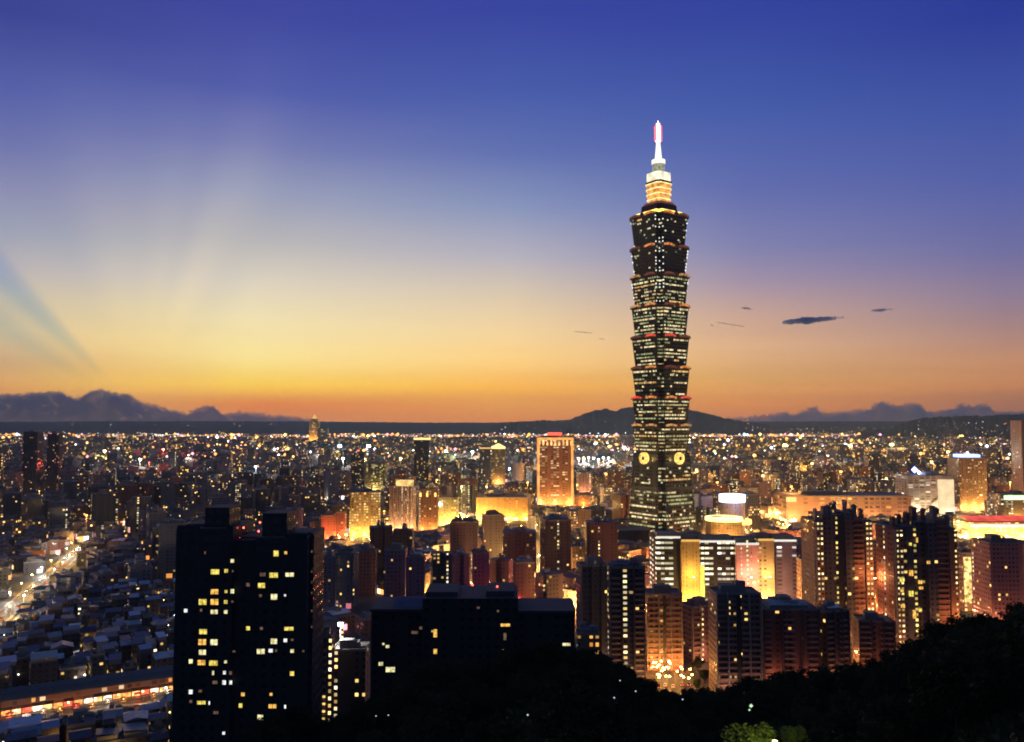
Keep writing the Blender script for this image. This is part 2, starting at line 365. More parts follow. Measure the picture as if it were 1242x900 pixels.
def vapour(name, col, dens, ani):
    m = bpy.data.materials.new(name); m.use_nodes = True; t = NT(m.node_tree)
    for x in list(t.n):
        if x.type != 'OUTPUT_MATERIAL': t.n.remove(x)
    v = t.new('ShaderNodeVolumePrincipled'); v.inputs['Color'].default_value = (*col, 1); v.inputs['Density'].default_value = dens; v.inputs['Anisotropy'].default_value = ani
    t.l.new(v.outputs[0], t.n['Material Output'].inputs['Volume'])
    return m
cmat = vapour('cloud', (.79, .93, 1), .0036, .0)
ICO = None
def ico():
    global ICO
    if ICO is None:
        import bmesh
        bm = bmesh.new(); bmesh.ops.create_icosphere(bm, subdivisions=2, radius=1)
        bm.verts.index_update()
        ICO = ([v.co.copy() for v in bm.verts], [[v.index for v in f.verts] for f in bm.faces]); bm.free()
    return ICO
def puffs(name, lst, label, mat=cmat, sq=1.0, vox=34):
    vs, fs = [], []; iv, fi = ico()
    for c, r in lst:
        b_ = len(vs)
        for v in iv:
            d = 1 + .30*noise.noise((v*1.7 + c*.0007 + Vector((r, 0, 0)))) + .16*noise.noise((v*4.1 + c*.0013))
            vs.append((c.x+v.x*r*d*1.25, c.y+v.y*r*d, c.z+v.z*r*d*sq))
        fs.extend([tuple(b_+i for i in f) for f in fi])
    me = bpy.data.meshes.new(name); me.from_pydata(vs, [], fs); me.materials.append(mat)
    me.polygons.foreach_set('use_smooth', [True]*len(fs)); me.update()
    o = bpy.data.objects.new(name, me); COL.objects.link(o)
    md = o.modifiers.new('hull', 'REMESH'); md.mode = 'VOXEL'; md.voxel_size = vox; md.use_smooth_shade = True
    o2 = o.evaluated_get(bpy.context.evaluated_depsgraph_get()); me2 = bpy.data.meshes.new_from_object(o2)
    o.modifiers.clear(); o.data = me2; bpy.data.meshes.remove(me)
    if not me2.materials: me2.materials.append(mat)
    return tag(o, label, 'cloud')
CY = 40000
def bank(prof, label, step=3.0):
    lst = []; px = prof[0][0]
    while px <= prof[-1][0]:
        top = interp(prof, px); r = rnd.uniform(2.0, 4.2); py = top + r*.8
        lst.append((P(px, py, CY+rnd.uniform(-600, 600)), r*CY/1000))
        for q in range(2):
            r2 = rnd.uniform(.9, 2.2); an = rnd.uniform(.3, 2.8); lst.append((P(px+math.cos(an)*r*1.6, py-math.sin(an)*r*1.15, CY+rnd.uniform(-700, 500)), r2*CY/1000))
        py += r
        while py < 516:
            r = rnd.uniform(4, 6.5); lst.append((P(px+rnd.uniform(-2, 2), py+r*.4, CY+rnd.uniform(-300, 900)), r*CY/1000)); py += r*1.3
        px += step*rnd.uniform(.7, 1.3)
    return puffs('cloud_bank', lst, label)
bank([(-40, 479), (20, 479), (45, 477), (72, 475), (82, 482), (96, 484), (108, 476), (120, 472), (132, 475), (142, 479), (150, 478), (160, 481), (168, 489), (186, 491), (205, 498), (228, 502), (238, 496), (250, 492), (260, 494), (268, 503), (290, 500), (320, 503), (350, 506), (375, 509)], 'grey cumulus cloud bank on the horizon behind the plateau, left of the giant tower')
bank([(880, 509), (910, 506), (935, 504), (950, 501), (965, 503), (980, 497), (988, 493), (994, 501), (1010, 502), (1028, 500), (1044, 498), (1056, 497), (1064, 489), (1070, 487), (1078, 491), (1090, 493), (1104, 490), (1114, 490), (1122, 500), (1140, 500), (1158, 496), (1166, 489), (1174, 494), (1186, 493), (1196, 491), (1204, 500), (1225, 500), (1290, 501)], 'blue grey cumulus cloud bank on the horizon above the dark forest hill')
smat = vapour('streak_cloud', (.34, .70, 1), .020, 0)
def streak(px0, px1, py0, py1, th, label):
    lst = []; n = max(7, int((px1-px0)/.7)); Yc = 24000
    for i in range(n):
        f = i/(n-1); px = px0+(px1-px0)*f; py = py0+(py1-py0)*f
        e = (math.sin(math.pi*min(1, f*1.08+.03))**.45)*th*(.7+.5*noise.noise((px*.13, 2.2, py)))
        for q in range(2):
            lst.append((P(px, py+rnd.uniform(-.2, .2)*th, Yc+rnd.uniform(-8, 8)), max(.75, e*rnd.uniform(.6, 1))*Yc/1000))
    o = puffs('cloud_streak', lst, label, smat, .75, 9); o['group'] = 'small dark cloud streaks in the sunset sky'
streak(950, 1023, 391, 385, 6.0, 'long dark blue cloud streak right of the giant tower, largest of them')
streak(1057, 1082, 377, 375, 3.4, 'short dark blue cloud streak right of the long one')
streak(899, 912, 373, 375, 2.2, 'tiny blue cloud wisp above the curled wisp, near the giant tower')
streak(870, 902, 391, 396, 1.5, 'thin curled blue cloud wisp just left of the long cloud streak')
streak(862, 865, 394, 395, 1.2, 'speck of blue cloud closest to the giant tower on its right')
streak(697, 718, 402, 404, 1.3, 'thin mauve cloud wisp left of the giant tower')
streak(727, 733, 411, 411, .9, 'tiny mauve cloud speck between the thin wisp and the giant tower')

hz = bpy.data.materials.new('haze'); hz.use_nodes = True; t = NT(hz.node_tree)
for x in list(t.n):
    if x.type != 'OUTPUT_MATERIAL': t.n.remove(x)
pv = t.new('ShaderNodeVolumePrincipled'); pv.inputs['Color'].default_value = (.62, .90, 1, 1); pv.inputs['Density'].default_value = 4.8e-5; pv.inputs['Anisotropy'].default_value = -.35
t.l.new(pv.outputs[0], t.n['Material Output'].inputs['Volume'])
HAZE = True
if HAZE:
    m = MB(); m.box(-18000, 18000, -400, 17500, -12, 640, hz, bottom=True)
    o = m.build('haze'); tag(o, kind='stuff')

# ------------------------------------------------------------------ lamps
def lamp_light(parent, loc, power, col, radius=.6):
    l = bpy.data.lights.new('lamp_light', 'POINT'); l.energy = power; l.color = col; l.shadow_soft_size = radius
    o = bpy.data.objects.new('lamp_light', l); COL.objects.link(o); o.parent = parent; o.location = loc
    return o
_lampm = {}
def lamp_meshes(kind, st):
    k = (kind, st)
    if k not in _lampm:
        a = MB(); a.cyl(0, 0, .14, 0, 8.6, M_poleg, n=6, r1=.08); a.box(-.05, .05, -1.8, 0, 8.5, 8.62, M_poleg, bottom=True); a.cyl(0, 0, .3, 0, .4, M_poleg, n=6)
        o1 = a.build('street_lamp'); b_ = MB(); gmt, c = gm(kind, st)
        b_.cyl(0, -1.7, .48, 8.05, 8.5, gmt, n=8, r1=.22, bottom=True)
        o2 = b_.build('lamp_head')
        me1, me2 = o1.data, o2.data; bpy.data.objects.remove(o1); bpy.data.objects.remove(o2)
        _lampm[k] = (me1, me2, c)
    return _lampm[k]
N_LAMP = 0
def street_lamp(x, y, z=0, kind='orange', power=6000, st=70, look=None, scale=1.0):
    global N_LAMP
    me1, me2, c = lamp_meshes(kind, st)
    o = bpy.data.objects.new('street_lamp', me1); COL.objects.link(o); o.location = (x, y, z); o.rotation_euler = (0, 0, rnd.uniform(-.6, .6)); o.scale = (scale,)*3
    h = bpy.data.objects.new('lamp_head', me2); COL.objects.link(h); h.parent = o
    if power: lamp_light(o, (0, -1.7, 7.6), power, c)
    px, py = proj(x, y, z+8*scale)
    pend(o, look or ('%s street lamp on a grey pole' % kind), 'street lamp', 'street lamps of the city', px, py)
    N_LAMP += 1
    return o
def road(name, pts, wd, z=.05, mark=True):
    """asphalt strip with raised pavements and a painted centre line"""
    asph = plain('asphalt', (.05, .05, .052), .7, .3, .5); pav = plain('paving', (.20, .19, .18), .8, .25, .8); wh = plain('road_paint', (.7, .7, .66), .6, .1)
    m = MB(); s_ = MB(); k_ = MB()
    for (x0, y0), (x1, y1) in zip(pts, pts[1:]):
        d = Vector((x1-x0, y1-y0, 0)); l = d.length; d.normalize(); nn = Vector((-d.y, d.x, 0)); a = Vector((x0, y0, z)); c = Vector((x1, y1, z))
        m.face([a-nn*wd/2, c-nn*wd/2, c+nn*wd/2, a+nn*wd/2][::-1] if False else [a+nn*wd/2, a-nn*wd/2, c-nn*wd/2, c+nn*wd/2], asph)
        for sg in (-1, 1):
            i0, i1 = nn*sg*wd/2, nn*sg*(wd/2+2.4); up = Vector((0, 0, .14))
            q = [(a+i0), (a+i1), (c+i1), (c+i0)]
            s_.face([p+up for p in q], pav); s_.face([a+i0, c+i0, c+i0+up, a+i0+up], pav); s_.face([a+i1, c+i1, c+i1+up, a+i1+up], pav)
        p = 0
        while mark and p < l-4:
            a2 = a+d*p; c2 = a+d*(p+4); zz = Vector((0, 0, .008)); k_.face([a2+nn*.1+zz, a2-nn*.1+zz, c2-nn*.1+zz, c2+nn*.1+zz], wh); p += 9
    o = m.build(name); tag(o, kind='structure'); tag(s_.build('pavement'), kind='structure')
    if mark: tag(k_.build('road_marking'), kind='structure')
    return o

# ------------------------------------------------------------------ generic building builder
ANG = R(30)
def rect(w_, d_): return [(-w_/2, -d_/2), (w_/2, -d_/2), (w_/2, d_/2), (-w_/2, d_/2)]
def shape(kind, w_, d_):
    a, b_ = w_/2, d_/2
    if kind == 'H': return [(-a, -b_), (-a*.28, -b_), (-a*.28, -b_*.62), (a*.28, -b_*.62), (a*.28, -b_), (a, -b_), (a, b_), (a*.28, b_), (a*.28, b_*.6), (-a*.28, b_*.6), (-a*.28, b_), (-a, b_)]
    if kind == 'L': return [(-a, -b_), (a, -b_), (a, b_*.1), (a*.1, b_*.1), (a*.1, b_), (-a, b_)]
    if kind == 'N':                                   # notched corners
        q = .16; x, y = a*(1-q*1.4), b_*(1-q*1.4)
        return [(-x, -b_), (x, -b_), (x, -y), (a, -y), (a, y), (x, y), (x, b_), (-x, b_), (-x, y), (-a, y), (-a, -y), (-x, -y)]
    if kind == 'C': return [(a*math.cos(i*math.pi/10), b_*math.sin(i*math.pi/10)) for i in range(20)]
    return rect(w_, d_)
def rooftop(m, w_, d_, h, rr, near=True, par=True, mw=M_conc):
    if par:
        for (x0, x1, y0, y1) in ((-w_/2, w_/2, -d_/2, -d_/2+.3), (-w_/2, w_/2, d_/2-.3, d_/2), (-w_/2, -w_/2+.3, -d_/2+.3, d_/2-.3), (w_/2-.3, w_/2, -d_/2+.3, d_/2-.3)):
            m.box(x0, x1, y0, y1, h+.002, h+1.1, mw)
    for k in range(rr.choice((1, 1, 2)) + (2 if near else 0)):
        hw, hd = w_*rr.uniform(.18, .34), d_*rr.uniform(.2, .4); x, y = rr.uniform(-.25, .25)*w_, rr.uniform(-.2, .2)*d_; hh = rr.uniform(2.6, 5.5)
        m.box(x-hw/2, x+hw/2, y-hd/2, y+hd/2, h+.004+k*.01, h+hh, mw, M_roof)
def mk_building(name, px_c, Y, w_, d_, h, fm, kind='R', rz=0.0, z0=0.0, x=None, near=True, roofm=M_roof, rr=rnd, par=True, tin_i=None):
    if x is None: x = (px_c-621)/1000*Y
    root = empty(name, (x, Y, z0), rz)
    m = MB(); m.prism(shape(kind, w_, d_), 0, h, fm, roofm, u0=rr.randrange(400)*3.4)
    m.build('wall', root)
    q = MB()
    kw, kd = (w_*.5, d_*.7) if kind in 'HL' else (w_, d_)
    rooftop(q, w_ if kind == 'R' else kw*.9, d_ if kind == 'R' else kd*.9, h, rr, near=near, par=(par and kind == 'R'), mw=M_conc)
    ro = q.build('roof', root)
    if near:
        tk = MB(); 
        for i in range(rr.choice((1, 2, 3))):
            tx, ty = rr.uniform(-.35, .35)*kw, rr.uniform(-.35, .35)*kd
            tk.cyl(tx, ty, 1.0, h+.9, h+3.1, M_tank, n=10); tk.box(tx-.8, tx+.8, ty-.8, ty+.8, h+.006, h+.9, M_dark)
        tk.build('water_tank', ro)
        if rr.random() < .4 and tin_i is None: tin_i = rr.randrange(5)
    if tin_i is not None:
        q = MB(); tw, td = kw*rr.uniform(.45, .8), kd*rr.uniform(.5, .85); tx = rr.uniform(-.1, .1)*kw
        gable(q, tw, td, h+2.4, h+3.6, TIN[tin_i], M_conc, x=tx, legs=h+.008)
        q.build('tin_roof', root)
    return root
def gable(m, w_, d_, ze, zr, mt, mw, x=0, y=0, legs=None, over=.5):
    a, b_ = w_/2, d_/2; A = a+over; B = b_+over
    th = .12
    for s_ in (-1, 1):
        e = [(x-A, y+s_*B, ze-.1), (x+A, y+s_*B, ze-.1), (x+A, y, zr), (x-A, y, zr)]
        if s_ > 0: e = e[::-1]
        m.face(e, mt); m.face([(p[0], p[1], p[2]-th) for p in e][::-1], mt)
        m.face([(x-s_*0-A, y+s_*B, ze-.1-th), (x+A, y+s_*B, ze-.1-th), (x+A, y+s_*B, ze-.1), (x-A, y+s_*B, ze-.1)], mt)
    for s_ in (-1, 1):
        m.face([(x+s_*a, y-b_, ze-.1), (x+s_*a, y+b_, ze-.1), (x+s_*a, y, zr-.14)], mw)
    if legs is not None:
        m.box(x-a, x+a, y-b_, y+b_, legs, ze-.2, mw)

# ------------------------------------------------------------------ the giant tower
TX = P(800.8, 400, 1000).x; TY = 1000
def zt(py): return P(800, py, 1000).z
trz = R(34.9)
tower = empty('skyscraper', (TX, TY, 0), trz)
tag(tower, 'giant pagoda-like skyscraper of eight flared tiers with a glowing spire', 'skyscraper')
MARKS.append((803, 560, 'giant tower')); FOOT.append((TX, TY, 48)); GUARD.append((757, 852, 640, 980))
A0, C0 = 27.0, 21.4
def notched(s_):
    a, c = A0*s_, C0*s_
    return [(-c, -a), (c, -a), (c, -c), (a, -c), (a, c), (c, c), (c, a), (-c, a), (-c, c), (-a, c), (-a, -c), (-c, -c)]
M_tg = facade('tower_glass', (.020, .028, .030), lit=.05, c1=(.75, .85, .5), c2=(1, .85, .5), st=.5, bay=3.0, fl=4.2, ww=.9, wh=.5, stairs=.0, glass=(.008, .013, .015), rough=.35, rg=.12)
M_led = plain('tower_ledge', (.06, .045, .04), .5)
def strip_mat(name, col, st):
    m, t, b = mat_new(name); b.inputs['Base Color'].default_value = (.03, .03, .03, 1)
    g = t.new('ShaderNodeTexCoord'); sp = t.new('ShaderNodeSeparateXYZ'); t.l.new(g.outputs['Object'], sp.inputs[0])
    q = t.m('ADD', sp.outputs[0], t.m('MULTIPLY', sp.outputs[1], 1.0)); cell = t.m('DIVIDE', q, 1.9)
    cv = t.new('ShaderNodeCombineXYZ'); t.put(cv.inputs[0], t.m('FLOOR', cell)); t.put(cv.inputs[1], t.m('FLOOR', t.m('DIVIDE', sp.outputs[2], 4.2)))
    wn = t.new('ShaderNodeTexWhiteNoise', noise_dimensions='2D'); t.l.new(cv.outputs[0], wn.inputs[0])
    k = t.m('MULTIPLY', t.m('GREATER_THAN', t.m('FRACT', cell), .18), t.m('ADD', t.m('MULTIPLY', wn.outputs['Value'], 1.25), .12))
    b.inputs['Emission Color'].default_value = (*col, 1); t.l.new(t.m('MULTIPLY', k, st), b.inputs['Emission Strength'])
    return m
M_tw = strip_mat('tower_window', (1, .83, .44), 1.25); M_tw2 = strip_mat('tower_window_green', (.86, .90, .42), .62); M_tw3 = strip_mat('tower_window_amber', (1, .60, .20), 1.1)
M_lo = glow('ledge_orange', (1, .34, .09), .62, .6, .3); M_lr = glow('ledge_red', (1, .08, .05), .75, .5, .3); M_ld = glow('ledge_dim', (.50, .13, .08), .22, .5, .3); M_la = glow('ledge_amber', (1, .48, .16), .5, .6, .3)  # uplight on the ledges, put into glowing colours
rt = random.Random(5)
strips = []                                           # (length, verts builder args, parent key)
def face_pt(fi, s_, out, w_):                         # face index -> local x,y for along-face coordinate s_
    return {0: (s_, -out), 1: (-out, -s_), 2: (-s_, out), 3: (out, s_)}[fi]
def face_box(m, fi, s0, s1, out0, out1, z0, z1, mt, lean=0.0):
    a = [face_pt(fi, s0, out0, 0), face_pt(fi, s1, out0, 0)]; b_ = [face_pt(fi, s0, out1, 0), face_pt(fi, s1, out1, 0)]
    a1 = [face_pt(fi, s0, out0+lean, 0), face_pt(fi, s1, out0+lean, 0)]; b1 = [face_pt(fi, s0, out1+lean, 0), face_pt(fi, s1, out1+lean, 0)]
    A_, B_, C_, D_ = (*a[0], z0), (*a[1], z0), (*b_[1], z0), (*b_[0], z0)
    E_, F_, G_, H_ = (*a1[0], z1), (*a1[1], z1), (*b1[1], z1), (*b1[0], z1)
    m.face([D_, C_, G_, H_], mt); m.face([B_, A_, E_, F_], mt); m.face([A_, D_, H_, E_], mt); m.face([C_, B_, F_, G_], mt); m.face([H_, G_, F_, E_], mt); m.face([A_, B_, C_, D_], mt)
def window_rows(parent, z0, z1, sbot, stop, dens, fl=4.2):
    nf = int(round((z1-z0)/fl)); fh = (z1-z0)/nf
    for fi in (0, 1, 2, 3):
        for k in range(nf):
            zz = z0+k*fh; tt = (k+.5)/nf; s_ = sbot+(stop-sbot)*tt
            rowd = min(.95, dens*rt.choice((.15, .6, 1.2, 1.6, 2.0))); cell = 3.1; c = C0*s_*.95
            mt = rt.choices((M_tw, M_tw2, M_tw3), (6, 4, 1))[0]
            x = -c; run = None
            while x < c:
                on = rt.random() < (rowd*.55+.45 if run is not None and rowd > .05 else rowd*.6)
                if on and run is None: run = x
                if (not on or x+cell >= c) and run is not None:
                    if x-run > 1.5: strips.append((x-run, fi, run, x-.5, A0*s_, zz+fh*.30, zz+fh*.30+fh*rt.uniform(.34, .48), mt, parent, (stop-sbot)*A0/(z1-z0)))
                    run = None
                x += cell
def corner_windows(parent, z0, z1, sbot, stop, dn, fl=4.2):
    nf = int(round((z1-z0)/fl)); fh = (z1-z0)/nf; m = MB()
    for k in range(nf):
        s_ = sbot+(stop-sbot)*(k+.5)/nf; a, c = A0*s_, C0*s_; za, zb_ = z0+k*fh+fh*.3, z0+k*fh+fh*.72
        for sx, sy in ((-1, -1), (1, -1), (-1, 1), (1, 1)):
            for side in (0, 1):
                if rt.random() > dn*1.3: continue
                mt = rt.choices((M_tw, M_tw2, M_tw3), (5, 5, 1))[0]
                u0, u1 = c+.5, a-.5
                if side == 0: m.box(min(sx*u0, sx*u1), max(sx*u0, sx*u1), min(sy*(c-.3), sy*(c+.12)), max(sy*(c-.3), sy*(c+.12)), za, zb_, mt, bottom=True)
                else: m.box(min(sx*(c-.3), sx*(c+.12)), max(sx*(c-.3), sx*(c+.12)), min(sy*u0, sy*u1), max(sy*u0, sy*u1), za, zb_, mt, bottom=True)
    if m.f: tag(m.build('corner_window', parent), kind='stuff')
LED = [516, 483, 447, 410, 373, 337, 303, 265]
ZL = [zt(p) for p in LED]
dens = [.62, .48, .34, .60, .55, .55, .10, .16]      # lowest flared tier ... highest
def ledge(parent, z, mats, dz=0.0):
    m = MB(); m.prism(notched(1.055), z-1.5, z+.35, M_led, M_led, bottom=True); lo = m.build('ledge', parent)
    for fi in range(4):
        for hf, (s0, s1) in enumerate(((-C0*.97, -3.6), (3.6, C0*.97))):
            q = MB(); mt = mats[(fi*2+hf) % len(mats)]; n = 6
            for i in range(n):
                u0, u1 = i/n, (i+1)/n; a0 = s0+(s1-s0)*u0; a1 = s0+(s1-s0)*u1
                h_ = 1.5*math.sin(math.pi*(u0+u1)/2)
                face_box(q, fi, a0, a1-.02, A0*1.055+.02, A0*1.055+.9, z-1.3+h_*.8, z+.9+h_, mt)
            q.build('ledge_uplit_glow', lo)  # glowing strip stands in for the uplight falling on the ledge
        q = MB(); n = 14                                # ruyi ornament between the two glowing strips
        pts = [(3.0*math.cos(2*math.pi*i/n), 2.6*math.sin(2*math.pi*i/n)) for i in range(n)]
        o0, o1 = A0*1.055+.05, A0*1.055+.95
        q.face([(*face_pt(fi, p[0], o1, 0), z+.6+p[1]) for p in pts], M_led)
        for i in range(n):
            p, r_ = pts[i], pts[(i+1) % n]
            q.face([(*face_pt(fi, p[0], o0, 0), z+.6+p[1]), (*face_pt(fi, r_[0], o0, 0), z+.6+r_[1]), (*face_pt(fi, r_[0], o1, 0), z+.6+r_[1]), (*face_pt(fi, p[0], o1, 0), z+.6+p[1])], M_led)
        q.build('ornament', lo)
for i in range(8):
    zb = ZL[i-1] if i else ZL[0]-(ZL[1]-ZL[0]); ztop = ZL[i]
    sb = .88
    m = MB(); m.prism(notched(sb), zb+.36, ztop-1.51, M_tg, M_roofd, top=1.0/sb, v0=0, bottom=True)
    md = m.build('flared_tier', tower)
    window_rows(md, zb+2.2, ztop-2.5, sb, 1.0, dens[i]); corner_windows(md, zb+2.2, ztop-2.5, sb, 1.0, dens[i])
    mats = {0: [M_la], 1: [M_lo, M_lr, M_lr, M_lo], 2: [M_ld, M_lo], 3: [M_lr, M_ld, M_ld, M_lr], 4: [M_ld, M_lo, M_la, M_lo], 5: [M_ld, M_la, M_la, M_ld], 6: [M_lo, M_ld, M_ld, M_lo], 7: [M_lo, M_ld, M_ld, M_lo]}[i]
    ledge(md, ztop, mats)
    if i in (5, 6, 7):                                  # strings of small white lights on the corners
        q = MB(); gmw = glow('string_white', (.95, .95, .85), 1.6, .3)
        for cx_, cy2 in ((-1, -1), (1, -1), (-1, 1)):
            for k in range(8):
                tt = (k+.5)/8; s_ = sb+(1-sb)*tt; zz = zb+2+(ztop-zb-4)*tt
                if rt.random() < (.9 if i == 6 else .4):
                    for (x, y) in ((cx_*C0*s_+cx_*.3, cy2*C0*s_+cy2*.3), (cx_*C0*s_*.98, cy2*(A0*s_+.3)), (cx_*(A0*s_+.3), cy2*C0*s_*.98)):
                        if rt.random() < .8: q.box(x-.45, x+.45, y-.45, y+.45, zz-.7, zz+.7, gmw, bottom=True)
        if q.f: tag(q.build('string_light', md), kind='stuff')
# tapering base with its bands
zb0, zb1 = 0, ZL[0]-(ZL[1]-ZL[0])+.2
m = MB(); m.prism(notched(1.22), zb0, zb1, M_tg, M_roofd, top=.97/1.22)
base = m.build('tower_base', tower)
window_rows(base, 16, 64, 1.19, 1.09, .60); window_rows(base, 70, 92, 1.08, 1.035, .50); corner_windows(base, 16, 64, 1.19, 1.09, .5); corner_windows(base, 70, 92, 1.08, 1.035, .4)
for zc, s_ in ((66.5, 1.10), (95.5, 1.055)):
    m = MB(); m.prism(notched(s_), zc-1.6, zc+1.6, plain('band_glass', (.04, .06, .08), .25), M_led, bottom=True); m.build('band', base)
M_coin = glow('coin_gold', (1, .62, .14), 1.35, .6, .3)
for fi in (0, 1, 2, 3):
    q = MB(); n = 28; zc = zt(555); ro_, ri = 7.0, 2.6; o0 = A0*1.02; o1 = o0+3.2; nn_ = []
    for i in range(n):
        an = 2*math.pi*i/n; k = max(abs(math.cos(an)), abs(math.sin(an)))
        nn_.append(((ro_*math.cos(an), ro_*math.sin(an)), (ri*math.cos(an)/k*.8, ri*math.sin(an)/k*.8)))
    for i in range(n):
        (a, b_), (c, d) = nn_[i], nn_[(i+1) % n]
        def pt(p, o_): return (*face_pt(fi, p[0], o_, 0), zc+p[1])
        q.face([pt(a, o1), pt(c, o1), pt(d, o1), pt(b_, o1)], M_coin); q.face([pt(a, o0), pt(c, o0), pt(c, o1), pt(a, o1)], M_coin); q.face([pt(b_, o1), pt(d, o1), pt(d, o0), pt(b_, o0)], M_led)
    co = q.build('coin', base)
    if fi < 2: lamp_light(co, (*face_pt(fi, 0, o1+7, 0), zc), 5000, (1, .66, .2), 2)
# sort the lit windows: the longest stand as parts of their tier, the rest as one part
vis = sorted([s_ for s_ in strips if s_[1] < 2], key=lambda s_: -s_[0])
keep = vis[:96]; ids = set(id(s_) for s_ in keep); rest = MB()
for s_ in strips:
    L_, fi, s0, s1, out, z0, z1, mt, par_, lean = s_
    if id(s_) in ids:
        q = MB(); face_box(q, fi, s0, s1, out-.6, out+.12, z0, z1, mt, lean*(z1-z0)); q.build('window', par_)
    else: face_box(rest, fi, s0, s1, out-.6, out+.12, z0, z1, mt, lean*(z1-z0))
tag(rest.build('small_window', tower), kind='stuff')
# crown and spire
cr = MB(); cr.prism(notched(.66), ZL[7]+.36, zt(251), plain('crown_red', (.10, .03, .03), .5), M_led, top=.93); crown = cr.build('crown', tower)
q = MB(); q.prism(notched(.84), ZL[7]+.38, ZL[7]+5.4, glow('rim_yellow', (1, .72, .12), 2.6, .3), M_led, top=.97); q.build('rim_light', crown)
q = MB(); q.prism(notched(.60), zt(251)+.01, zt(247), M_ld, M_led, top=.8); q.build('parapet', crown)
for k in range(4):
    z0 = zt(249)+k*(zt(224)-zt(249))/4; z1 = zt(249)+(k+1)*(zt(224)-zt(249))/4; s_ = .38+.012*k
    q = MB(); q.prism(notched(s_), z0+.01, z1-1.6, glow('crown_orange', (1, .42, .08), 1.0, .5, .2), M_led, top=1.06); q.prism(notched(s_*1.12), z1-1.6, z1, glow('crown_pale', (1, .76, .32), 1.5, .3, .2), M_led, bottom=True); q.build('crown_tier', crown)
q = MB(); q.prism(notched(.46), zt(224)+.01, zt(221.5), plain('crown_red', (.10, .03, .03)), M_led, bottom=True); q.prism(notched(.43), zt(221.5), zt(211), glow('crown_white', (1, .90, .62), 1.25, .3, .15), M_led, top=.98); q.build('lantern', crown)
sp_ = MB(); sp_.cyl(0, 0, 7.6, zt(211)+.01, zt(200), glow('drum_dim', (.85, .85, .62), .38, .5, .3), M_led, n=16); sp_.cyl(0, 0, 8.3, zt(200), zt(194.5), glow('drum_white', (1, .93, .76), 1.3, .15), M_led, n=16, bottom=True)
spire = sp_.build('spire', tower)
q = MB(); q.cyl(0, 0, 4.6, zt(194.5)+.01, zt(172), glow('spire_white', (1, .95, .86), 1.35, .12), n=12, r1=2.4); q.build('mast', spire)
q = MB(); q.cyl(0, 0, 2.9, zt(172)+.01, zt(150), glow('beacon_white', (1, .62, .50), 7.0, .1), n=12, r1=2.2); q.cyl(0, 0, .6, zt(150), zt(146.5), glow('beacon_white', (1, .62, .50), 7.0, .1), n=8, r1=.2)
for k in range(8):  # red glowing bars added to imitate the halo round the beacon
    an = 2*math.pi*k/8 + .17; x, y = 4.0*math.cos(an), 4.0*math.sin(an)
    q.cyl(x, y, .62, zt(171), zt(153), glow('beacon_halo', (1, .07, .10), 3.2, .1), n=6, bottom=True)
bc = q.build('beacon', spire); lamp_light(bc, (0, 0, zt(158)), 30000, (1, .25, .2), 3)

# ------------------------------------------------------------------ named buildings
def fl_mat(): return glow('floodlamp', (1, .8, .45), 30, .1)
def flood(root, pts, power, col):
    for (x, y, z) in pts:
        q = MB(); q.box(x-.5, x+.5, y-.5, y+.5, max(0, z-1.2), z-.3, M_dark); q.box(x-.4, x+.4, y-.35, y+.35, z-.3, z-.1, fl_mat()); f = q.build('floodlight', root)
        lamp_light(f, (x, y, z+.6), power*1.35, col, .8)
def hero(name, label, cat, px0, px1, pyt, Y, fm, kind='R', rz=0.0, dr=.8, bot=None, z0=0.0, mark=None, tint=None, group=None, roofm=M_roof, par=True, tin_i=None, near=True):
    W = (px1-px0)/F*Y; c, s_ = abs(math.cos(rz)), abs(math.sin(rz)); w_ = W/(c+dr*s_); d_ = w_*dr
    pc = (px0+px1)/2; Yc = Y+(w_*s_+d_*c)/2
    x = (pc-621)/F*(Y+ (Yc-Y)*.5); h = P(pc, pyt, Y).z-z0
    o = mk_building(name, pc, Yc, w_, d_, h, fm, kind, rz, z0, x=x, near=near, roofm=roofm, rr=random.Random(int(px0*7+pyt)), par=par, tin_i=tin_i)
    tag(o, label, cat, group)
    FOOT.append((x, Yc, math.hypot(w_, d_)/2*.95)); GUARD.append((px0, px1, bot if bot else min(900, pyt+60), Y))
    if mark: MARKS.append((pc, pyt+25, mark))
    return o, w_, d_, h
def win_part(root, px, py, wp, hp, Y, kind, st, x0, z0, ydepth, depth=.25, frame=True, name='window'):
    """one lit window: a frame proud of the wall with a glowing pane inside it"""
    c = P(px, py, Y); w_, h_ = wp*.84/F*Y, hp*.84/F*Y; q = MB()
    x, z = c.x-x0, c.z-z0
    fm = M_dark; a = .14
    for (xa, xb, za, zb_) in ((x-w_/2-a, x-w_/2, z-h_/2-a, z+h_/2+a), (x+w_/2, x+w_/2+a, z-h_/2-a, z+h_/2+a), (x-w_/2, x+w_/2, z-h_/2-a, z-h_/2), (x-w_/2, x+w_/2, z+h_/2, z+h_/2+a)):
        q.box(xa, xb, ydepth-depth, ydepth, za, zb_, fm, bottom=True)
    if w_ > 2.2:
        q.box(x-.06, x+.06, ydepth-depth*.9, ydepth-.03, z-h_/2, z+h_/2, fm, bottom=True)
    o = q.build(name, root)
    p = MB(); p.box(x-w_/2, x+w_/2, ydepth-.02-depth*.4, ydepth-.01, z-h_/2, z+h_/2, kind, bottom=True)
    p.build('pane', o)
    return o

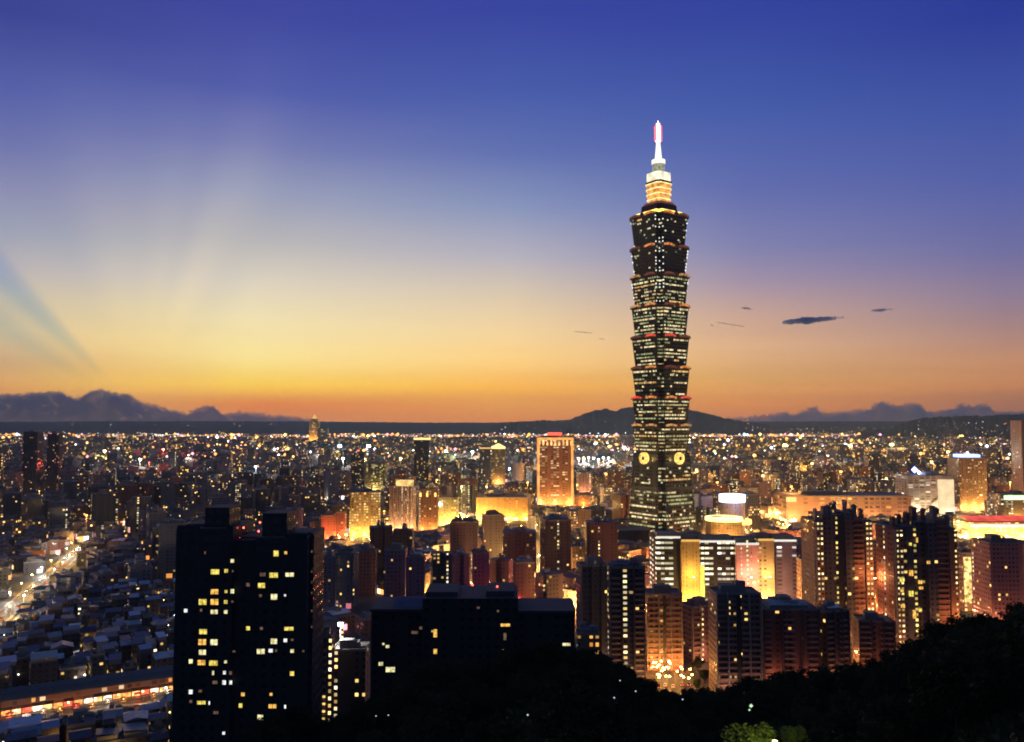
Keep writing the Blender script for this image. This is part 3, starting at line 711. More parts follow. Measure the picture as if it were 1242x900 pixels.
# dark front apartment tower, left of centre
YT = 300.0
M_blk = facade('wall_night_front', (.028, .030, .036), lit=0.0, stairs=0, bay=3.6, fl=3.7, ww=.5, wh=.42, glass=(.012, .014, .018))
x0t = (296-621)/F*YT; zt0 = -2
root = empty('apartment_tower', (x0t, YT, zt0)); tag(root, 'tall dark front apartment tower with scattered yellow windows, nearest in the city', 'apartment tower')
MARKS.append((296, 700, 'dark front tower')); FOOT.append((x0t, YT+15, 40)); GUARD.append((210, 384, 900, YT))
def zrow(py, Y=YT): return P(296, py, Y).z-zt0
def xcol(px, Y=YT): return (px-621)/F*Y-x0t
m = MB()
segs = [(218, 286, 641, 0), (286, 314, 656, 2.2), (314, 376, 652, 0)]
for a, b_, top, rec in segs:
    m.box(xcol(a)+(.002 if a != 218 else 0), xcol(b_), rec, 24, 0, zrow(top), M_blk, M_roofd, u0=a*.9)
m.build('wall', root)
q = MB()
for a, b_, top, y0, y1, zb in ((247, 277, 617, 4, 16, 641), (317, 347, 624, 4, 16, 652)):
    q = MB(); q.box(xcol(a), xcol(b_), y0, y1, zrow(zb)+.01, zrow(top), M_blk, M_roofd); q.build('penthouse', root)
for a, b_, top in ((222, 244, 638), (350, 372, 649), (288, 312, 653.5)):
    q = MB(); q.box(xcol(a), xcol(b_), 6, 20, zrow(top+3)+.012 if a != 288 else zrow(656)+.01, zrow(top), M_roofd); q.build('roof_hut', root)
for a, b_, top in ((219, 246, 641), (278, 285.5, 641), (348, 375, 652)):
    q = MB(); q.box(xcol(a), xcol(b_), .02, .25, zrow(top)+.012, zrow(top)+1.1, M_blk); q.build('parapet', root)
wy, wo_, wp_, ww_, wd_ = glow('win_yellow', (1, .78, .14), .95, .5, .7), glow('win_orange', (1, .52, .10), 1.1, .5, .7), glow('win_pale', (1, .90, .46), .95, .5, .7), glow('win_white', (.95, .95, .92), 1.1, .4, .7), glow('win_dim', (.75, .42, .28), .18, .5, .7)
WL = [(249, 670.4, 2, 4, wd_), (282, 680.2, 5, 5, wp_), (261, 693.5, 12, 7, wy), (274.5, 692.3, 5, 5, wy), (282.6, 692.5, 2.5, 3, wd_), (260.4, 717.6, 11, 7, wo_), (274.3, 717.3, 4, 4, wy), (282, 717, 5, 6, wp_), (246, 730, 11, 8, wy), (260.3, 730, 11, 8, wo_), (274, 730, 5, 5, wy), (282, 729.5, 3, 3, wd_), (260, 742, 10, 6, wp_), (274, 742, 5, 5, wp_), (225.5, 740.5, 5, 5, ww_), (244, 740, 3, 4, wd_),
 (335, 671.2, 7, 8, wy), (346.7, 670.4, 4, 4, wo_), (332, 697.5, 12, 7, wy), (351.5, 696.9, 12, 5.5, wp_), (318.8, 696.7, 8, 5, wd_), (317.3, 710, 10, 7, wy), (301, 709, 5, 5, wd_), (332.6, 723.8, 9, 8, wp_), (345.9, 722, 3, 3, ww_), (316, 722.5, 4, 4, wd_),
 (246.6, 766, 11, 7, wy), (245.5, 778.6, 11, 8, wo_), (259.7, 778.8, 10, 8, wp_), (245.7, 791, 10, 7, wp_), (231.6, 802, 5.5, 6, wp_), (244.6, 803.5, 11, 7, wo_), (259, 804, 12, 7, wy), (273.8, 802.6, 4, 4, wp_), (258.7, 816, 3, 6, wp_), (272.4, 815.6, 4, 5, ww_), (280, 816, 4, 5, wd_), (261, 827.5, 7, 4.5, wd_), (272, 827.6, 5, 6, ww_), (280, 827.6, 4, 5.5, ww_), (231.5, 839, 5.5, 6, ww_), (231.6, 850.6, 4, 4, wd_), (244.4, 852, 12, 5, wy), (254, 852.5, 2, 5, ww_), (262, 864, 7, 4, wd_), (243, 838, 5, 4, wd_),
 (301, 762, 5.5, 5.5, wy), (317.3, 762, 4, 4, wd_), (350.6, 762.4, 13, 5, wy), (332.4, 777.7, 9, 7.5, wp_), (346.3, 776.6, 5, 5, ww_), (354.5, 776, 4, 3, wd_), (316.4, 790, 11, 7, wp_), (328.4, 789, 6, 5, ww_), (335, 789, 3, 4, wd_), (354.5, 789.4, 5, 5, wp_), (354.3, 816.8, 6, 6, wy), (294.8, 842, 5, 5, wo_), (292, 855.6, 5, 6, wy), (328.9, 841.9, 4, 4, wo_), (330.7, 856.4, 11, 5.5, wo_), (346, 857, 2.5, 5, ww_), (315.9, 869.8, 8, 7, wp_), (271.6, 889, 4, 4, ww_), (330.7, 895.6, 8, 4, wd_), (284, 790, 4, 2.5, wd_), (368, 789.5, 3, 3, wd_)]
for (px, py, wp, hp, mt) in WL:
    rec = 2.2 if 286 < px < 314 else 0.0
    win_part(root, px, py, wp, hp, YT+rec, mt, 1, x0t, zt0, rec)
q = MB()                                                # slender wing on the right with small lights up its edge
q.box(xcol(376)+.003, xcol(381), 3, 20, 0, zrow(648), M_blk, M_roofd); wing = q.build('side_wing', root)
for py in (669, 693, 706, 719, 741, 760): win_part(wing, 378.3, py, 2, 3.2, YT+3, wd_, 1, x0t, zt0, 3)
for px, py in ((290, 643.5), (310, 637), (308.6, 648), (286, 656)):
    q = MB(); x, z = xcol(px), zrow(py); q.cyl(x, 8, .08, zrow(656), z, M_dark, n=6); q.octa((x, 8, z), .42, gm('red', 8)[0]); q.build('beacon', root)

# wide dark block with flat roofs, bottom centre
YB = 345.0; xb = (575-621)/F*YB; zb = 15
root = empty('apartment_block', (xb, YB, zb)); tag(root, 'wide unlit apartment block with a raised centre, behind the hillside trees', 'apartment block')
MARKS.append((575, 735, 'wide unlit block')); FOOT.append((xb, YB+14, 48)); GUARD.append((448, 700, 800, YB))
def xc2(px): return (px-621)/F*YB-xb
def zr2(py): return P(575, py, YB).z-zb
m = MB(); m.box(xc2(453), xc2(515), 0, 22, 0, zr2(741), M_blk, M_roofd); m.box(xc2(515)+.004, xc2(628), -3, 24, 0, zr2(724), M_blk, M_roofd); m.box(xc2(628)+.004, xc2(696), 0, 22, 0, zr2(743), M_blk, M_roofd); m.build('wall', root)
q = MB()
for a, b_, py, y0 in ((452, 514.8, 741, -1.2), (628.3, 697, 743, -1.2)):
    q = MB(); q.box(xc2(a), xc2(b_), y0, 23, zr2(py)+.005, zr2(py)+1.0, M_roofd, M_roofd, bottom=True); q.build('roof', root)
q = MB(); q.box(xc2(518), xc2(556), 0, 18, zr2(724)+.01, zr2(718), M_roofd); q.build('roof_hut', root); q = MB(); q.box(xc2(590), xc2(624), 0, 18, zr2(724)+.01, zr2(717), M_roofd)
q.build('roof_hut', root)
q = MB(); gable(q, xc2(512)-xc2(478), 12, zr2(738), zr2(731), TIN[0], M_conc, x=xc2(496), y=10); q.build('tin_roof', root)
for (px, py, wp, hp, mt) in [(528, 768, 5, 11, wo_), (525, 765.5, 4, 3, wy), (528, 790, 5, 7, wo_), (613, 758, 13, 4, wo_), (612.5, 772, 4, 10, wd_), (610.5, 790, 6, 6, wo_), (617, 790, 7, 7, wp_), (503, 767, 9, 4, wd_), (510.5, 761.5, 4, 4, wd_), (465, 781, 3, 3, wp_), (470, 784, 5, 4, wp_), (462, 805, 6, 5, wp_), (473.5, 812, 13, 7, wp_), (667, 786.5, 9, 3.5, wp_), (687, 781.5, 11, 4, wp_), (580, 737, 4, 3, wd_), (604, 741, 3, 3, wd_)]:
    dd = -3 if 515 < px < 628 else 0
    win_part(root, px, py, wp, hp, YB+dd, mt, 1, xb, zb, dd)
for px, py, k in ((535, 724, 'red'), (606, 725, 'red'), (573, 713, 'red'), (603, 715, 'red')):
    q = MB(); x, z = xc2(px), zr2(py); q.cyl(x, 6, .07, zr2(724)+.3, z, M_dark, n=6); q.octa((x, 6, z), .5, gm(k, 6)[0]); q.build('beacon', root)

def fm(name, c, lit, st=1.8, **k): return facade('hero_'+name, c, lit=lit, st=st, **k)
# slim balcony block right of the front tower
o, w_, d_, h = hero('apartment_tower', 'slim brown apartment tower with amber lit lower balconies, right of the dark front tower', 'apartment tower', 383, 407, 774, 380, fm('slim', (.22, .12, .09), .10, bay=3), bot=868, near=True)
q = MB()
for k in range(int(h/3.2)):
    q.box(-w_/2, w_/2*.5, -d_/2-1.1, -d_/2-.003, k*3.2+.1, k*3.2+1.1, M_conc, bottom=True)
q.build('balcony', o)
q = MB()
for k in range(6): q.box(-w_/2+.4, w_/2*.45, -d_/2-.5, -d_/2-.1, 4+k*3.2+1.25, 4+k*3.2+2.3, glow('balcony_amber', (1, .62, .16), 1.1, .6, .6), bottom=True)
q.build('balcony_light', o); flood(o, [(-w_/2-1, -d_/2-4, 6), (w_/2-1, -d_/2-4, 5)], 2500, (1, .45, .12))
hero('apartment_tower', 'narrow dark block between the slim brown tower and the wide unlit block', 'apartment tower', 408, 448, 790, 395, fm('nd', (.10, .09, .10), .10), bot=850)
# --- orange floodlit slab with a lit crown
o, w_, d_, h = hero('office_tower', 'orange floodlit office slab with an arcaded lit crown and red roof sign', 'office tower', 651, 695, 531, 1430, fm('slab', (.34, .16, .085), .40, 1.2, c1=(1, .62, .25), c2=(1, .85, .6), bay=5, fl=3.9, ww=.85, wh=.42, stairs=0), dr=.55, bot=612, mark='floodlit slab', near=False)
q = MB(); mo = glow('crown_arcade', (1, .52, .18), 1.5, .5, .15)
for i in range(9):
    x = -w_/2+4+(w_-8)*i/8; q.box(x-1.5, x+1.5, -d_/2-.5, -d_/2-.05, h-13, h-4.5+1.5*math.sin(i*2.2), mo, bottom=True)
q.build('crown_light', o)
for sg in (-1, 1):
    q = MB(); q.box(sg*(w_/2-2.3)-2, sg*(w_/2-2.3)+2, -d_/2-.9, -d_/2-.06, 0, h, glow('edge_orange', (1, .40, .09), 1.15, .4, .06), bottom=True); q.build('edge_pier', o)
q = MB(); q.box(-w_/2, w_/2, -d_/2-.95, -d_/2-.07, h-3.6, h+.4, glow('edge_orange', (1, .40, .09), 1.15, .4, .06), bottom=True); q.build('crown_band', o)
q = MB(); q.box(-w_*.2, w_*.2, 0, 1.2, h+4, h+9, gm('red', 2.2)[0], bottom=True); q.box(-w_*.3, -w_*.22, 0, 1, h+3, h+6, gm('white', 1.5)[0], bottom=True)
for x in (-.18, .18): q.box(w_*x-.3, w_*x+.3, .3, .9, h+.01, h+4, M_dark)
q.build('roof_sign', o); flood(o, [(x*w_, -d_/2-9, 3) for x in (-.4, 0, .4)], 44000, (1, .5, .14))
# --- amber lit blocks left of the slab
o, w_, d_, h = hero('office_tower', 'broad yellow lit office block whose windows nearly all glow', 'office block', 423, 463, 598, 1040, fm('yel', (.34, .26, .13), .62, 1.3, c1=(1, .62, .16), c2=(1, .84, .34), bay=3, fl=3.3, ww=.6, wh=.5, stairs=0), rz=R(8), bot=656, mark='yellow lit block', near=False)
flood(o, [(x*w_, -d_/2-7, 3) for x in (-.35, 0, .35)], 17000, (1, .58, .14))
o, w_, d_, h = hero('office_tower', 'pale pink pilastered tower with a lit stepped cap', 'office tower', 474, 508, 591, 1080, fm('pil', (.46, .33, .27), .30, 1.0, c1=(1, .6, .3), c2=PALE, bay=2.6, fl=3.4, ww=.42, wh=.62, stairs=.25), rz=R(-14), bot=640, mark='pilastered tower', near=False)
q = MB(); 
for i in range(7): q.box(-w_/2+w_*i/6-.6, -w_/2+w_*i/6+.6, -d_/2-.8, -d_/2-.04, 0, h+1, plain('pilaster', (.5, .38, .3)), bottom=True)
q.build('pilaster', o); q = MB(); q.box(-w_*.3, w_*.3, -d_*.3, d_*.3, h+.02, h+8, glow('cap_amber', (1, .62, .2), 1.0, .5, .15)); q.build('cap', o)
flood(o, [(x*w_, -d_/2-7, 3) for x in (-.5, 0, .45)], 15000, (1, .5, .2))
o, w_, d_, h = hero('office_tower', 'dark orange tower with bright roof lamps, right of the pale pilastered tower', 'office tower', 509, 532, 594, 1090, fm('dor', (.26, .14, .08), .22, 1.5), bot=640, near=False)
flood(o, [(x*w_, -d_/2-6, 3) for x in (-.3, .3)], 14000, (1, .42, .1))
q = MB()
for x in (-.4, -.05, .38): q.box(w_*x-1.2, w_*x+1.2, -d_/2-.7, -d_/2-.05, h-9, h-4, gm('amber', 2.5)[0], bottom=True)
q.build('roof_lamp', o)
o, w_, d_, h = hero('shop_block', 'red lit corner block beside the yellow lit block', 'shop block', 388, 409, 626, 1000, fm('redb', (.36, .10, .07), .06), rz=R(20), bot=648, near=False)
flood(o, [(0, -d_/2-6, 3), (-w_*.45, -d_/2-5, 3)], 16000, (1, .2, .08))
o, w_, d_, h = hero('shop_block', 'maroon block squeezed between the red lit block and the yellow lit block', 'shop block', 409, 421, 622, 1020, fm('mar', (.25, .08, .08), .05), bot=648, near=False)
flood(o, [(0, -d_/2-5, 3)], 6000, (1, .2, .08))
o, w_, d_, h = hero('department_store', 'low glowing yellow store with a very bright corner lamp, right of the dark orange tower', 'store', 533, 556, 604, 1130, fm('store', (.4, .32, .16), .5, 1.6, c1=YEL, c2=PALE), bot=634, near=False)
flood(o, [(x*w_, -d_/2-8, 3) for x in (-.4, 0, .4)], 26000, (1, .66, .16))
q = MB(); q.octa((-w_*.42, -d_/2-2, h*.8), 3.2, gm('white', 9)[0]); q.build('corner_lamp', o)
o, w_, d_, h = hero('shopping_centre', 'long orange lit shopping centre with a stepped arch front, left of the orange floodlit slab', 'shopping centre', 578, 640, 604, 1220, fm('mall', (.42, .24, .10), .25, 1.6, c1=ORG, c2=YEL, shop=.8), dr=.5, bot=634, near=False)
flood(o, [(x*w_, -d_/2-8, 3) for x in (-.45, -.15, .15, .45)], 30000, (1, .45, .08))
o, w_, d_, h = hero('office_block', 'low orange annex on the right foot of the orange floodlit slab', 'office block', 696, 717, 601, 1420, fm('annex', (.36, .18, .09), .2, 1.4), dr=.8, bot=612, near=False)
flood(o, [(0, -d_/2-8, 3)], 16000, (1, .45, .1))
# --- skyline towers further off
o, w_, d_, h = hero('apartment_tower', 'left one of the twin dark skyline towers, flat-capped with orange lower windows', 'apartment tower', 32, 49, 524, 1720, fm('twin', (.05, .055, .065), .06, 1.6, c1=(1, .45, .2), c2=PALE, bay=4), bot=598, mark='twin dark towers', near=False)
o, w_, d_, h = hero('apartment_tower', 'right one of the twin dark skyline towers, slimmer with notched corners', 'apartment tower', 60, 74, 526, 1720, fm('twin', (.05, .055, .065), .16), 'N', bot=594, near=False)
o, w_, d_, h = hero('office_tower', 'distant slender amber lit tower with a pointed stepped top on the skyline', 'office tower', 376, 387, 512, 5200, fm('far1', (.35, .24, .12), .45, 1.4, bay=9, fl=9, c1=(1, .55, .16), c2=YEL), bot=530, mark='amber skyline tower', near=False)
flood(o, [(0, -d_/2-25, 4)], 500000, (1, .5, .12))
q = MB(); q.prism(rect(w_*.8, d_*.8), h+.05, h+22, fm('far1', (.35, .24, .12), .45), M_roof, top=.75); q.cyl(0, 0, w_*.28, h+22, h+50, gm('amber', 1.1)[0], n=8, r1=1.0); q.build('pointed_top', o)
o, w_, d_, h = hero('office_tower', 'squat banded pale tower beside the slender amber skyline tower', 'office tower', 386, 398, 519, 5000, fm('far2', (.3, .27, .17), .5, 1.5, bay=14, fl=12, c1=YEL, c2=(.8, 1, .6), ww=.95), bot=533, near=False)
def crown_box(o, w_, d_, h, kind, st, hh=5, k=1.06):
    q = MB(); q.prism(rect(w_*k, d_*k), h+1.2, h+1.2+hh, gm(kind, st)[0], M_roof, bottom=True); q.build('lit_crown', o)
o, w_, d_, h = hero('office_tower', 'tall dark tower with a thin yellow lit crown above the pale pilastered tower', 'office tower', 503, 521, 534, 2050, fm('dk1', (.06, .06, .075), .10, 1.6), 'N', bot=584, near=False); crown_box(o, w_, d_, h, 'yellow', 1.6)
o, w_, d_, h = hero('office_tower', 'amber tower with a domed golden top, right one of a joined pair', 'office tower', 596, 613, 545, 1900, fm('gd', (.28, .2, .1), .22, 1.5, stairs=.2), bot=594, near=False); q = MB(); q.cyl(0, 0, w_*.5, h+1.3, h+5, gm('yellow', 1.8)[0], n=14); q.cyl(0, 0, w_*.5, h+5, h+13, gm('yellow', 1.8)[0], n=14, r1=2); q.build('golden_dome', o)
flood(o, [(0, -d_/2-8, 3)], 40000, (1, .5, .15))
o, w_, d_, h = hero('office_tower', 'dark flat-topped tower, left one of the pair with the golden dome', 'office tower', 582, 595, 545, 1900, fm('gd2', (.09, .08, .085), .25, 1.6, c1=(.9, 1, .5), c2=PALE), bot=594, near=False); crown_box(o, w_, d_, h, 'amber', 1.1, 3)
o, w_, d_, h = hero('silo_building', 'round tan drum building left of the orange floodlit slab', 'round building', 621, 637, 562, 1800, fm('drum', (.34, .22, .15), .04), 'C', bot=580, near=False, par=False); flood(o, [(0, -d_/2-8, 3)], 24000, (1, .55, .25))
o, w_, d_, h = hero('office_tower', 'dark red-lamped tower above the yellow lit block', 'office tower', 427, 443, 550, 1900, fm('dk2', (.07, .06, .075), .14, 1.4), bot=590, near=False); q = MB(); q.octa((0, 0, h+6), 2.2, gm('red', 5)[0]); q.cyl(0, 0, .3, h, h+5, M_dark, n=6); q.build('beacon', o)
o, w_, d_, h = hero('office_tower', 'olive glass tower with glowing floors beside the dark red-lamped tower', 'office tower', 444, 468, 563, 1700, fm('ol', (.2, .17, .08), .45, 1.2, c1=YEL, c2=PALE, ww=.85), bot=596, near=False); flood(o, [(0, -d_/2-8, 3)], 26000, (1, .7, .25))
o, w_, d_, h = hero('office_tower', 'slim blue-sided tower with a pale lit edge, left of the yellow lit block', 'office tower', 393, 412, 572, 1500, fm('bl', (.15, .20, .30), .03), rz=R(38), bot=606, near=False); flood(o, [(-w_*.0-d_*.9, -d_*.5, 5)], 9000, (1, .6, .3))
# --- right-hand skyline
o, w_, d_, h = hero('office_tower', 'white office block with a sloping lit end and a blue roof lamp, right side', 'office block', 1094, 1149, 577, 1300, fm('wh', (.62, .58, .55), .22, 1.2, c1=(1, .8, .5), c2=(.8, .8, 1), bay=9, fl=3.6, ww=.9, stairs=0), dr=.6, bot=620, mark='white sloping block', near=False)
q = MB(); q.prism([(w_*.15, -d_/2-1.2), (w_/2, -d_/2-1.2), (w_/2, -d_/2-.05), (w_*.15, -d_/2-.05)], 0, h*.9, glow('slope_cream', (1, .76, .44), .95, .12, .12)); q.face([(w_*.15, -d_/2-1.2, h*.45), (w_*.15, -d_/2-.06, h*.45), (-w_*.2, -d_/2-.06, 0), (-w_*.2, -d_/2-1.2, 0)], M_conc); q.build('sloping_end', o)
q = MB(); q.octa((-w_*.2, 0, h+8), 5.5, gm('blue', 6)[0]); q.octa((-w_*.1, 0, h+3.5), 3.0, gm('cool', 8)[0]); q.octa((w_*.32, -d_*.4, h*.92), 3.4, gm('white', 5)[0]); q.build('roof_lamp', o); lamp_light(o, (-w_*.2, -d_*.3, h+12), 30000, (.3, .4, 1), 3)
flood(o, [(x*w_, -d_/2-8, 3) for x in (-.35, .1, .42)], 26000, (1, .7, .36))
o, w_, d_, h = hero('office_tower', 'tan office tower with blue violet rooftop lights, right of the white sloping block', 'office tower', 1157, 1190, 556, 1350, fm('tan', (.38, .24, .13), .22, 1.4, c1=(1, .55, .18), c2=PALE), bot=626, mark='violet-topped tower', near=False)
q = MB(); q.prism(rect(w_*.7, d_*.7), h+1.3, h+6, gm('blue', 4)[0]); q.octa((0, -3, h+8), 2.6, gm('cool', 10)[0]); q.build('roof_lamp', o); flood(o, [(x*w_, -d_/2-8, 3) for x in (-.4, 0, .4)], 30000, (1, .52, .15))
hero('office_tower', 'tall tan tower cut off by the right edge of the photo', 'office tower', 1234, 1262, 511, 1250, fm('edge', (.36, .22, .15), .06), bot=600, near=False)
o, w_, d_, h = hero('department_store', 'store with a glowing green-white roof sign at the right edge', 'store', 1205, 1242, 600, 1150, fm('gws', (.4, .28, .16), .35, 1.5, c1=PALE, c2=YEL, ww=.9), bot=622, near=False); q = MB(); q.box(-w_*.4, w_*.5, -d_/2-.6, -d_/2-.05, h-7, h-1, gm('green', 1.8)[0], bottom=True); q.build('roof_sign', o); flood(o, [(0, -d_/2-8, 3)], 30000, (1, .6, .2))
o, w_, d_, h = hero('night_market', 'wide red-roofed market hall blazing with yellow light on the right', 'market hall', 1166, 1262, 634, 1020, fm('nm', (.45, .32, .15), .7, 1.8, c1=YEL, c2=PALE, shop=.9, bay=5, ww=.85), dr=.4, bot=655, mark='red-roofed hall', near=False, par=False)
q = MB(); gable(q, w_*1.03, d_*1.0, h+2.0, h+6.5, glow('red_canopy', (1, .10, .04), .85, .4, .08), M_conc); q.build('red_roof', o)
q = MB(); q.box(-w_/2, w_/2, -d_/2-3.2, -d_/2-.05, h-4.5, h-2.5, gm('white', 2.0)[0], bottom=True); q.build('light_band', o); flood(o, [(x*w_, -d_/2-10, 3) for x in (-.45, -.25, 0, .2, .4)], 42000, (1, .58, .14))
# --- round tower with a blue-white halo
o, w_, d_, h = hero('round_tower', 'small round tower with a blazing blue-white top ring', 'tower', 873, 903, 610, 1040, fm('rt', (.42, .34, .38), .06, 1.2, ww=.35), 'C', dr=1.0, bot=640, mark='ring tower', near=False, par=False)
q = MB(); q.cyl(0, 0, w_*.52, h+.2, h+9, gm('cool', 4.5)[0], n=18); q.build('top_ring', o); lamp_light(o, (0, -w_, h+8), 16000, (.45, .6, 1), 2)
q = MB(); q.cyl(0, 0, w_*.75, 16, 21, gm('amber', 2.8)[0], n=18, bottom=True); q.build('ring_light', o)
o, w_, d_, h = hero('shop_block', 'tan corner pavilion with a golden lamp band, below the blue-white ring tower', 'pavilion', 855, 900, 633, 990, fm('pav', (.40, .28, .14), .12, 1.4, shop=.7), 'C', dr=.7, bot=650, near=False, par=False); q = MB(); q.cyl(0, 0, w_*.5, h+.1, h+4, gm('yellow', 2.6)[0], n=20); q.build('lamp_band', o); flood(o, [(-.3*w_, -d_/2-6, 3), (.3*w_, -d_/2-6, 3)], 16000, (1, .55, .14))
# --- glass office complex with lit roof line, right of the giant tower's foot
Yo = 655.0; pin = (.46, .28, .26)
M_off = fm('off', (.022, .022, .026), 1.05, 1.9, c1=(1, .86, .5), c2=(1, .95, .78), bay=3.3, fl=4.0, ww=.94, wh=.40, stairs=0)
xo = (850-621)/F*Yo
oc = empty('office_complex', (xo, Yo, 0)); tag(oc, 'curved glass office complex with a glowing roof line and lit pillar fronts', 'office complex')
MARKS.append((850, 680, 'office complex')); FOOT.append((xo, Yo+18, 52)); FOOT.append((xo+50, Yo+18, 45)); GUARD.append((788, 992, 728, Yo))
def xo_(px): return (px-621)/F*Yo-xo
secs = [(794, 823, 652, 0, M_off, None), (823, 845, 656, -4, fm('yp', (.50, .36, .13), .02, bay=2.6, ww=.3, stairs=0), (1, .62, .16)), (845, 888, 657, -1, M_off, None), (888, 915, 660, -5, fm('pp', (.55, .30, .28), .10, bay=2.6, ww=.3, stairs=.12), (1, .40, .30)), (915, 934, 655, -3, fm('yp2', (.46, .34, .18), .25, bay=4), (1, .6, .2)), (934, 962, 656, 0, fm('vio', (.17, .12, .19), .2, c1=(1, .9, .8), c2=(1, .7, .8), ww=.8, bay=6), None), (962, 991, 660, 3, fm('sl', (.11, .12, .17), .06, ww=.8), None)]
for i, (a, b_, py, yf, mt, fc) in enumerate(secs):
    h = P((a+b_)/2, py, Yo+yf).z
    m = MB(); m.box(xo_(a)+.004, xo_(b_), yf, 34-i*.3, 0, h, mt, M_roof, u0=i*57.2); sec = m.build('wing', oc)
    if i < 6:
        q = MB(); q.box(xo_(a)+.004, xo_(b_), yf-.9, yf-.02, h-.5, h+1.0, gm('amber' if i in (1, 4) else 'white', .95)[0], bottom=True); q.build('roof_line_light', sec)
    q = MB(); q.box(xo_(a)+1, xo_(b_)-1, 6, 16, h+.01, h+3.6, M_conc, M_roof); q.build('roof_hut', sec)
    if fc:
        for x in ((xo_(a)*.75+xo_(b_)*.25), (xo_(a)*.25+xo_(b_)*.75)): flood(sec, [(x, yf-7, 3)], 15000, fc)
        for z in (26,): flood(sec, [((xo_(a)+xo_(b_))/2, yf-9, z)], 9000, fc)
q = MB(); q.box(xo_(844.5), xo_(851), -1.7, -1.05, 3, 33, glow('stair_yellow', (1, .88, .12), 1.3, .4, .4), bottom=True); q.build('stair_light', oc)
q = MB()
for k in range(14): q.box(xo_(901)-.7, xo_(901)+.7, -5.5, -5.02, 4+k*3.6, 5.9+k*3.6, glow('win_pale', (1, .93, .52), 1.2), bottom=True)
q.build('stair_light', oc)
hero('apartment_block', 'small orange lit block before the slate right end of the lit office complex', 'apartment block', 966, 987, 680, 640, fm('so', (.40, .24, .13), .3, 1.4), bot=722, near=True)
# --- wide halls on the right, behind the towers
o, w_, d_, h = hero('exhibition_hall', 'wide low pink and orange exhibition hall with a dark flat roof', 'hall', 946, 1096, 602, 1200, fm('hall', (.45, .27, .20), .14, 1.4, bay=8, fl=6, ww=.8, c1=ORG, c2=YEL, shop=.5), dr=.35, bot=622, mark='exhibition hall', near=False)
flood(o, [(x*w_, -d_/2-10, 4) for x in (-.45, -.25, -.05, .2, .42)], 15000, (1, .46, .18))
q = MB(); q.box(-w_/2-.4, -w_*.42, -d_/2-1, -d_/2-.05, h-8, h-1, gm('yellow', 1.1)[0], bottom=True); q.build('lit_panel', o)
# --- spiky apartment towers
def spiky(label, px0, px1, pyt, Y, bot, mark, seed):
    rr = random.Random(seed); W = (px1-px0)/F*Y; xx = ((px0+px1)/2-621)/F*Y; h0 = P((px0+px1)/2, pyt+14, Y).z
    o = empty('apartment_tower', (xx, Y, 0)); tag(o, label, 'apartment tower'); MARKS.append(((px0+px1)/2, (pyt+bot)/2, mark)); FOOT.append((xx, Y+14, W*.75)); GUARD.append((px0-1, px1+1, bot, Y))
    bays = [(0, .13, 0, 'edge'), (.13, .36, 1.5, 'dark'), (.36, .52, 4, 'mid'), (.52, .66, 0, 'dark'), (.66, .86, 2, 'brown'), (.86, 1.0, .5, 'edge')]
    md = {'edge': fm('sp_edge', (.28, .15, .09), .02, 1.7, bay=2.3, fl=3.15, stairs=.85, ww=.5, wh=.4, c1=(1, .72, .2), c2=(1, .9, .5)), 'dark': fm('sp_dark', (.07, .07, .10), .08, 1.5, bay=3, fl=3.15, c1=WARM, c2=YEL), 'mid': fm('sp_mid', (.11, .09, .10), .10, 1.3, bay=3, fl=3.15, stairs=.12, c1=WARM, c2=YEL), 'brown': fm('sp_brown', (.24, .12, .09), .05, 1.6, bay=3.2, fl=3.15, hband=.2)}
    for i, (a, b_, yf, kd) in enumerate(bays):
        x0, x1 = -W/2+W*a, -W/2+W*b_; hh = h0 + (rr.uniform(-2, 3) if kd != 'edge' else -3)
        m = MB(); ed = kd == 'edge'
        m.box(x0+.004, x1, yf+(2.6 if ed else 0), 27-i*.15, 0, hh, md['brown' if ed else kd], M_roof, u0=rr.randrange(50)*3.0); wg = m.build('wing', o)
        if ed:
            q = MB(); q.box(x0+.3, x0+.3+min(4.6, x1-x0-.5), yf, yf+2.59, 0, hh-1, M_conc, M_roof); q.face([(x0+.3, yf-.02, 0), (x0+4.9, yf-.02, 0), (x0+4.9, yf-.02, hh-1), (x0+.3, yf-.02, hh-1)], md['edge'], [(0, 0), (4.6, 0), (4.6, hh-1), (0, hh-1)]); q.build('stair_strip', wg)
        if kd == 'brown':
            q = MB()
            for k in range(1, int(hh/3.15)): q.box(x0+.3, x1-.3, yf-.9, yf-.003, k*3.15, k*3.15+.95, plain('balcony_brown', (.26, .14, .10)), bottom=True)
            q.build('balcony', wg)
        for k in range(2 if b_-a > .15 else 1):
            q = MB(); xs = x0+(x1-x0)*(.3+.4*k); sw = (x1-x0)*.14; hs = rr.uniform(4, 8); yy = rr.uniform(2, 9)+yf
            q.box(xs-sw, xs+sw, yy, yy+4, hh+.01, hh+hs, md['brown'] if rr.random() < .5 else M_conc, M_roof); q.prism([(xs-sw*1.15, yy-.3), (xs+sw*1.15, yy-.3), (xs+sw*1.15, yy+4.3), (xs-sw*1.15, yy+4.3)], hh+hs, hh+hs+1.2, md['brown'], top=.6, bottom=True); q.build('roof_turret', wg)
    return o, W, h0
o, W, h0 = spiky('spiky-roofed apartment tower with lit stair edges, left of the two tall right-hand ones', 986, 1055, 612, 530, 752, 'left spiky tower', 3)
flood(o, [(-W*.3, -7, 2), (W*.3, -7, 2), (W*.45, -8, 22), (W*.40, -9, 48)], 7500, (1, .36, .12))  # floodlights added to redden the dark walls, the upper ones hang free
o, W, h0 = spiky('spiky-roofed apartment tower with big yellow windows, rising behind the black tree slope', 1081, 1157, 621, 500, 776, 'right spiky tower', 8)
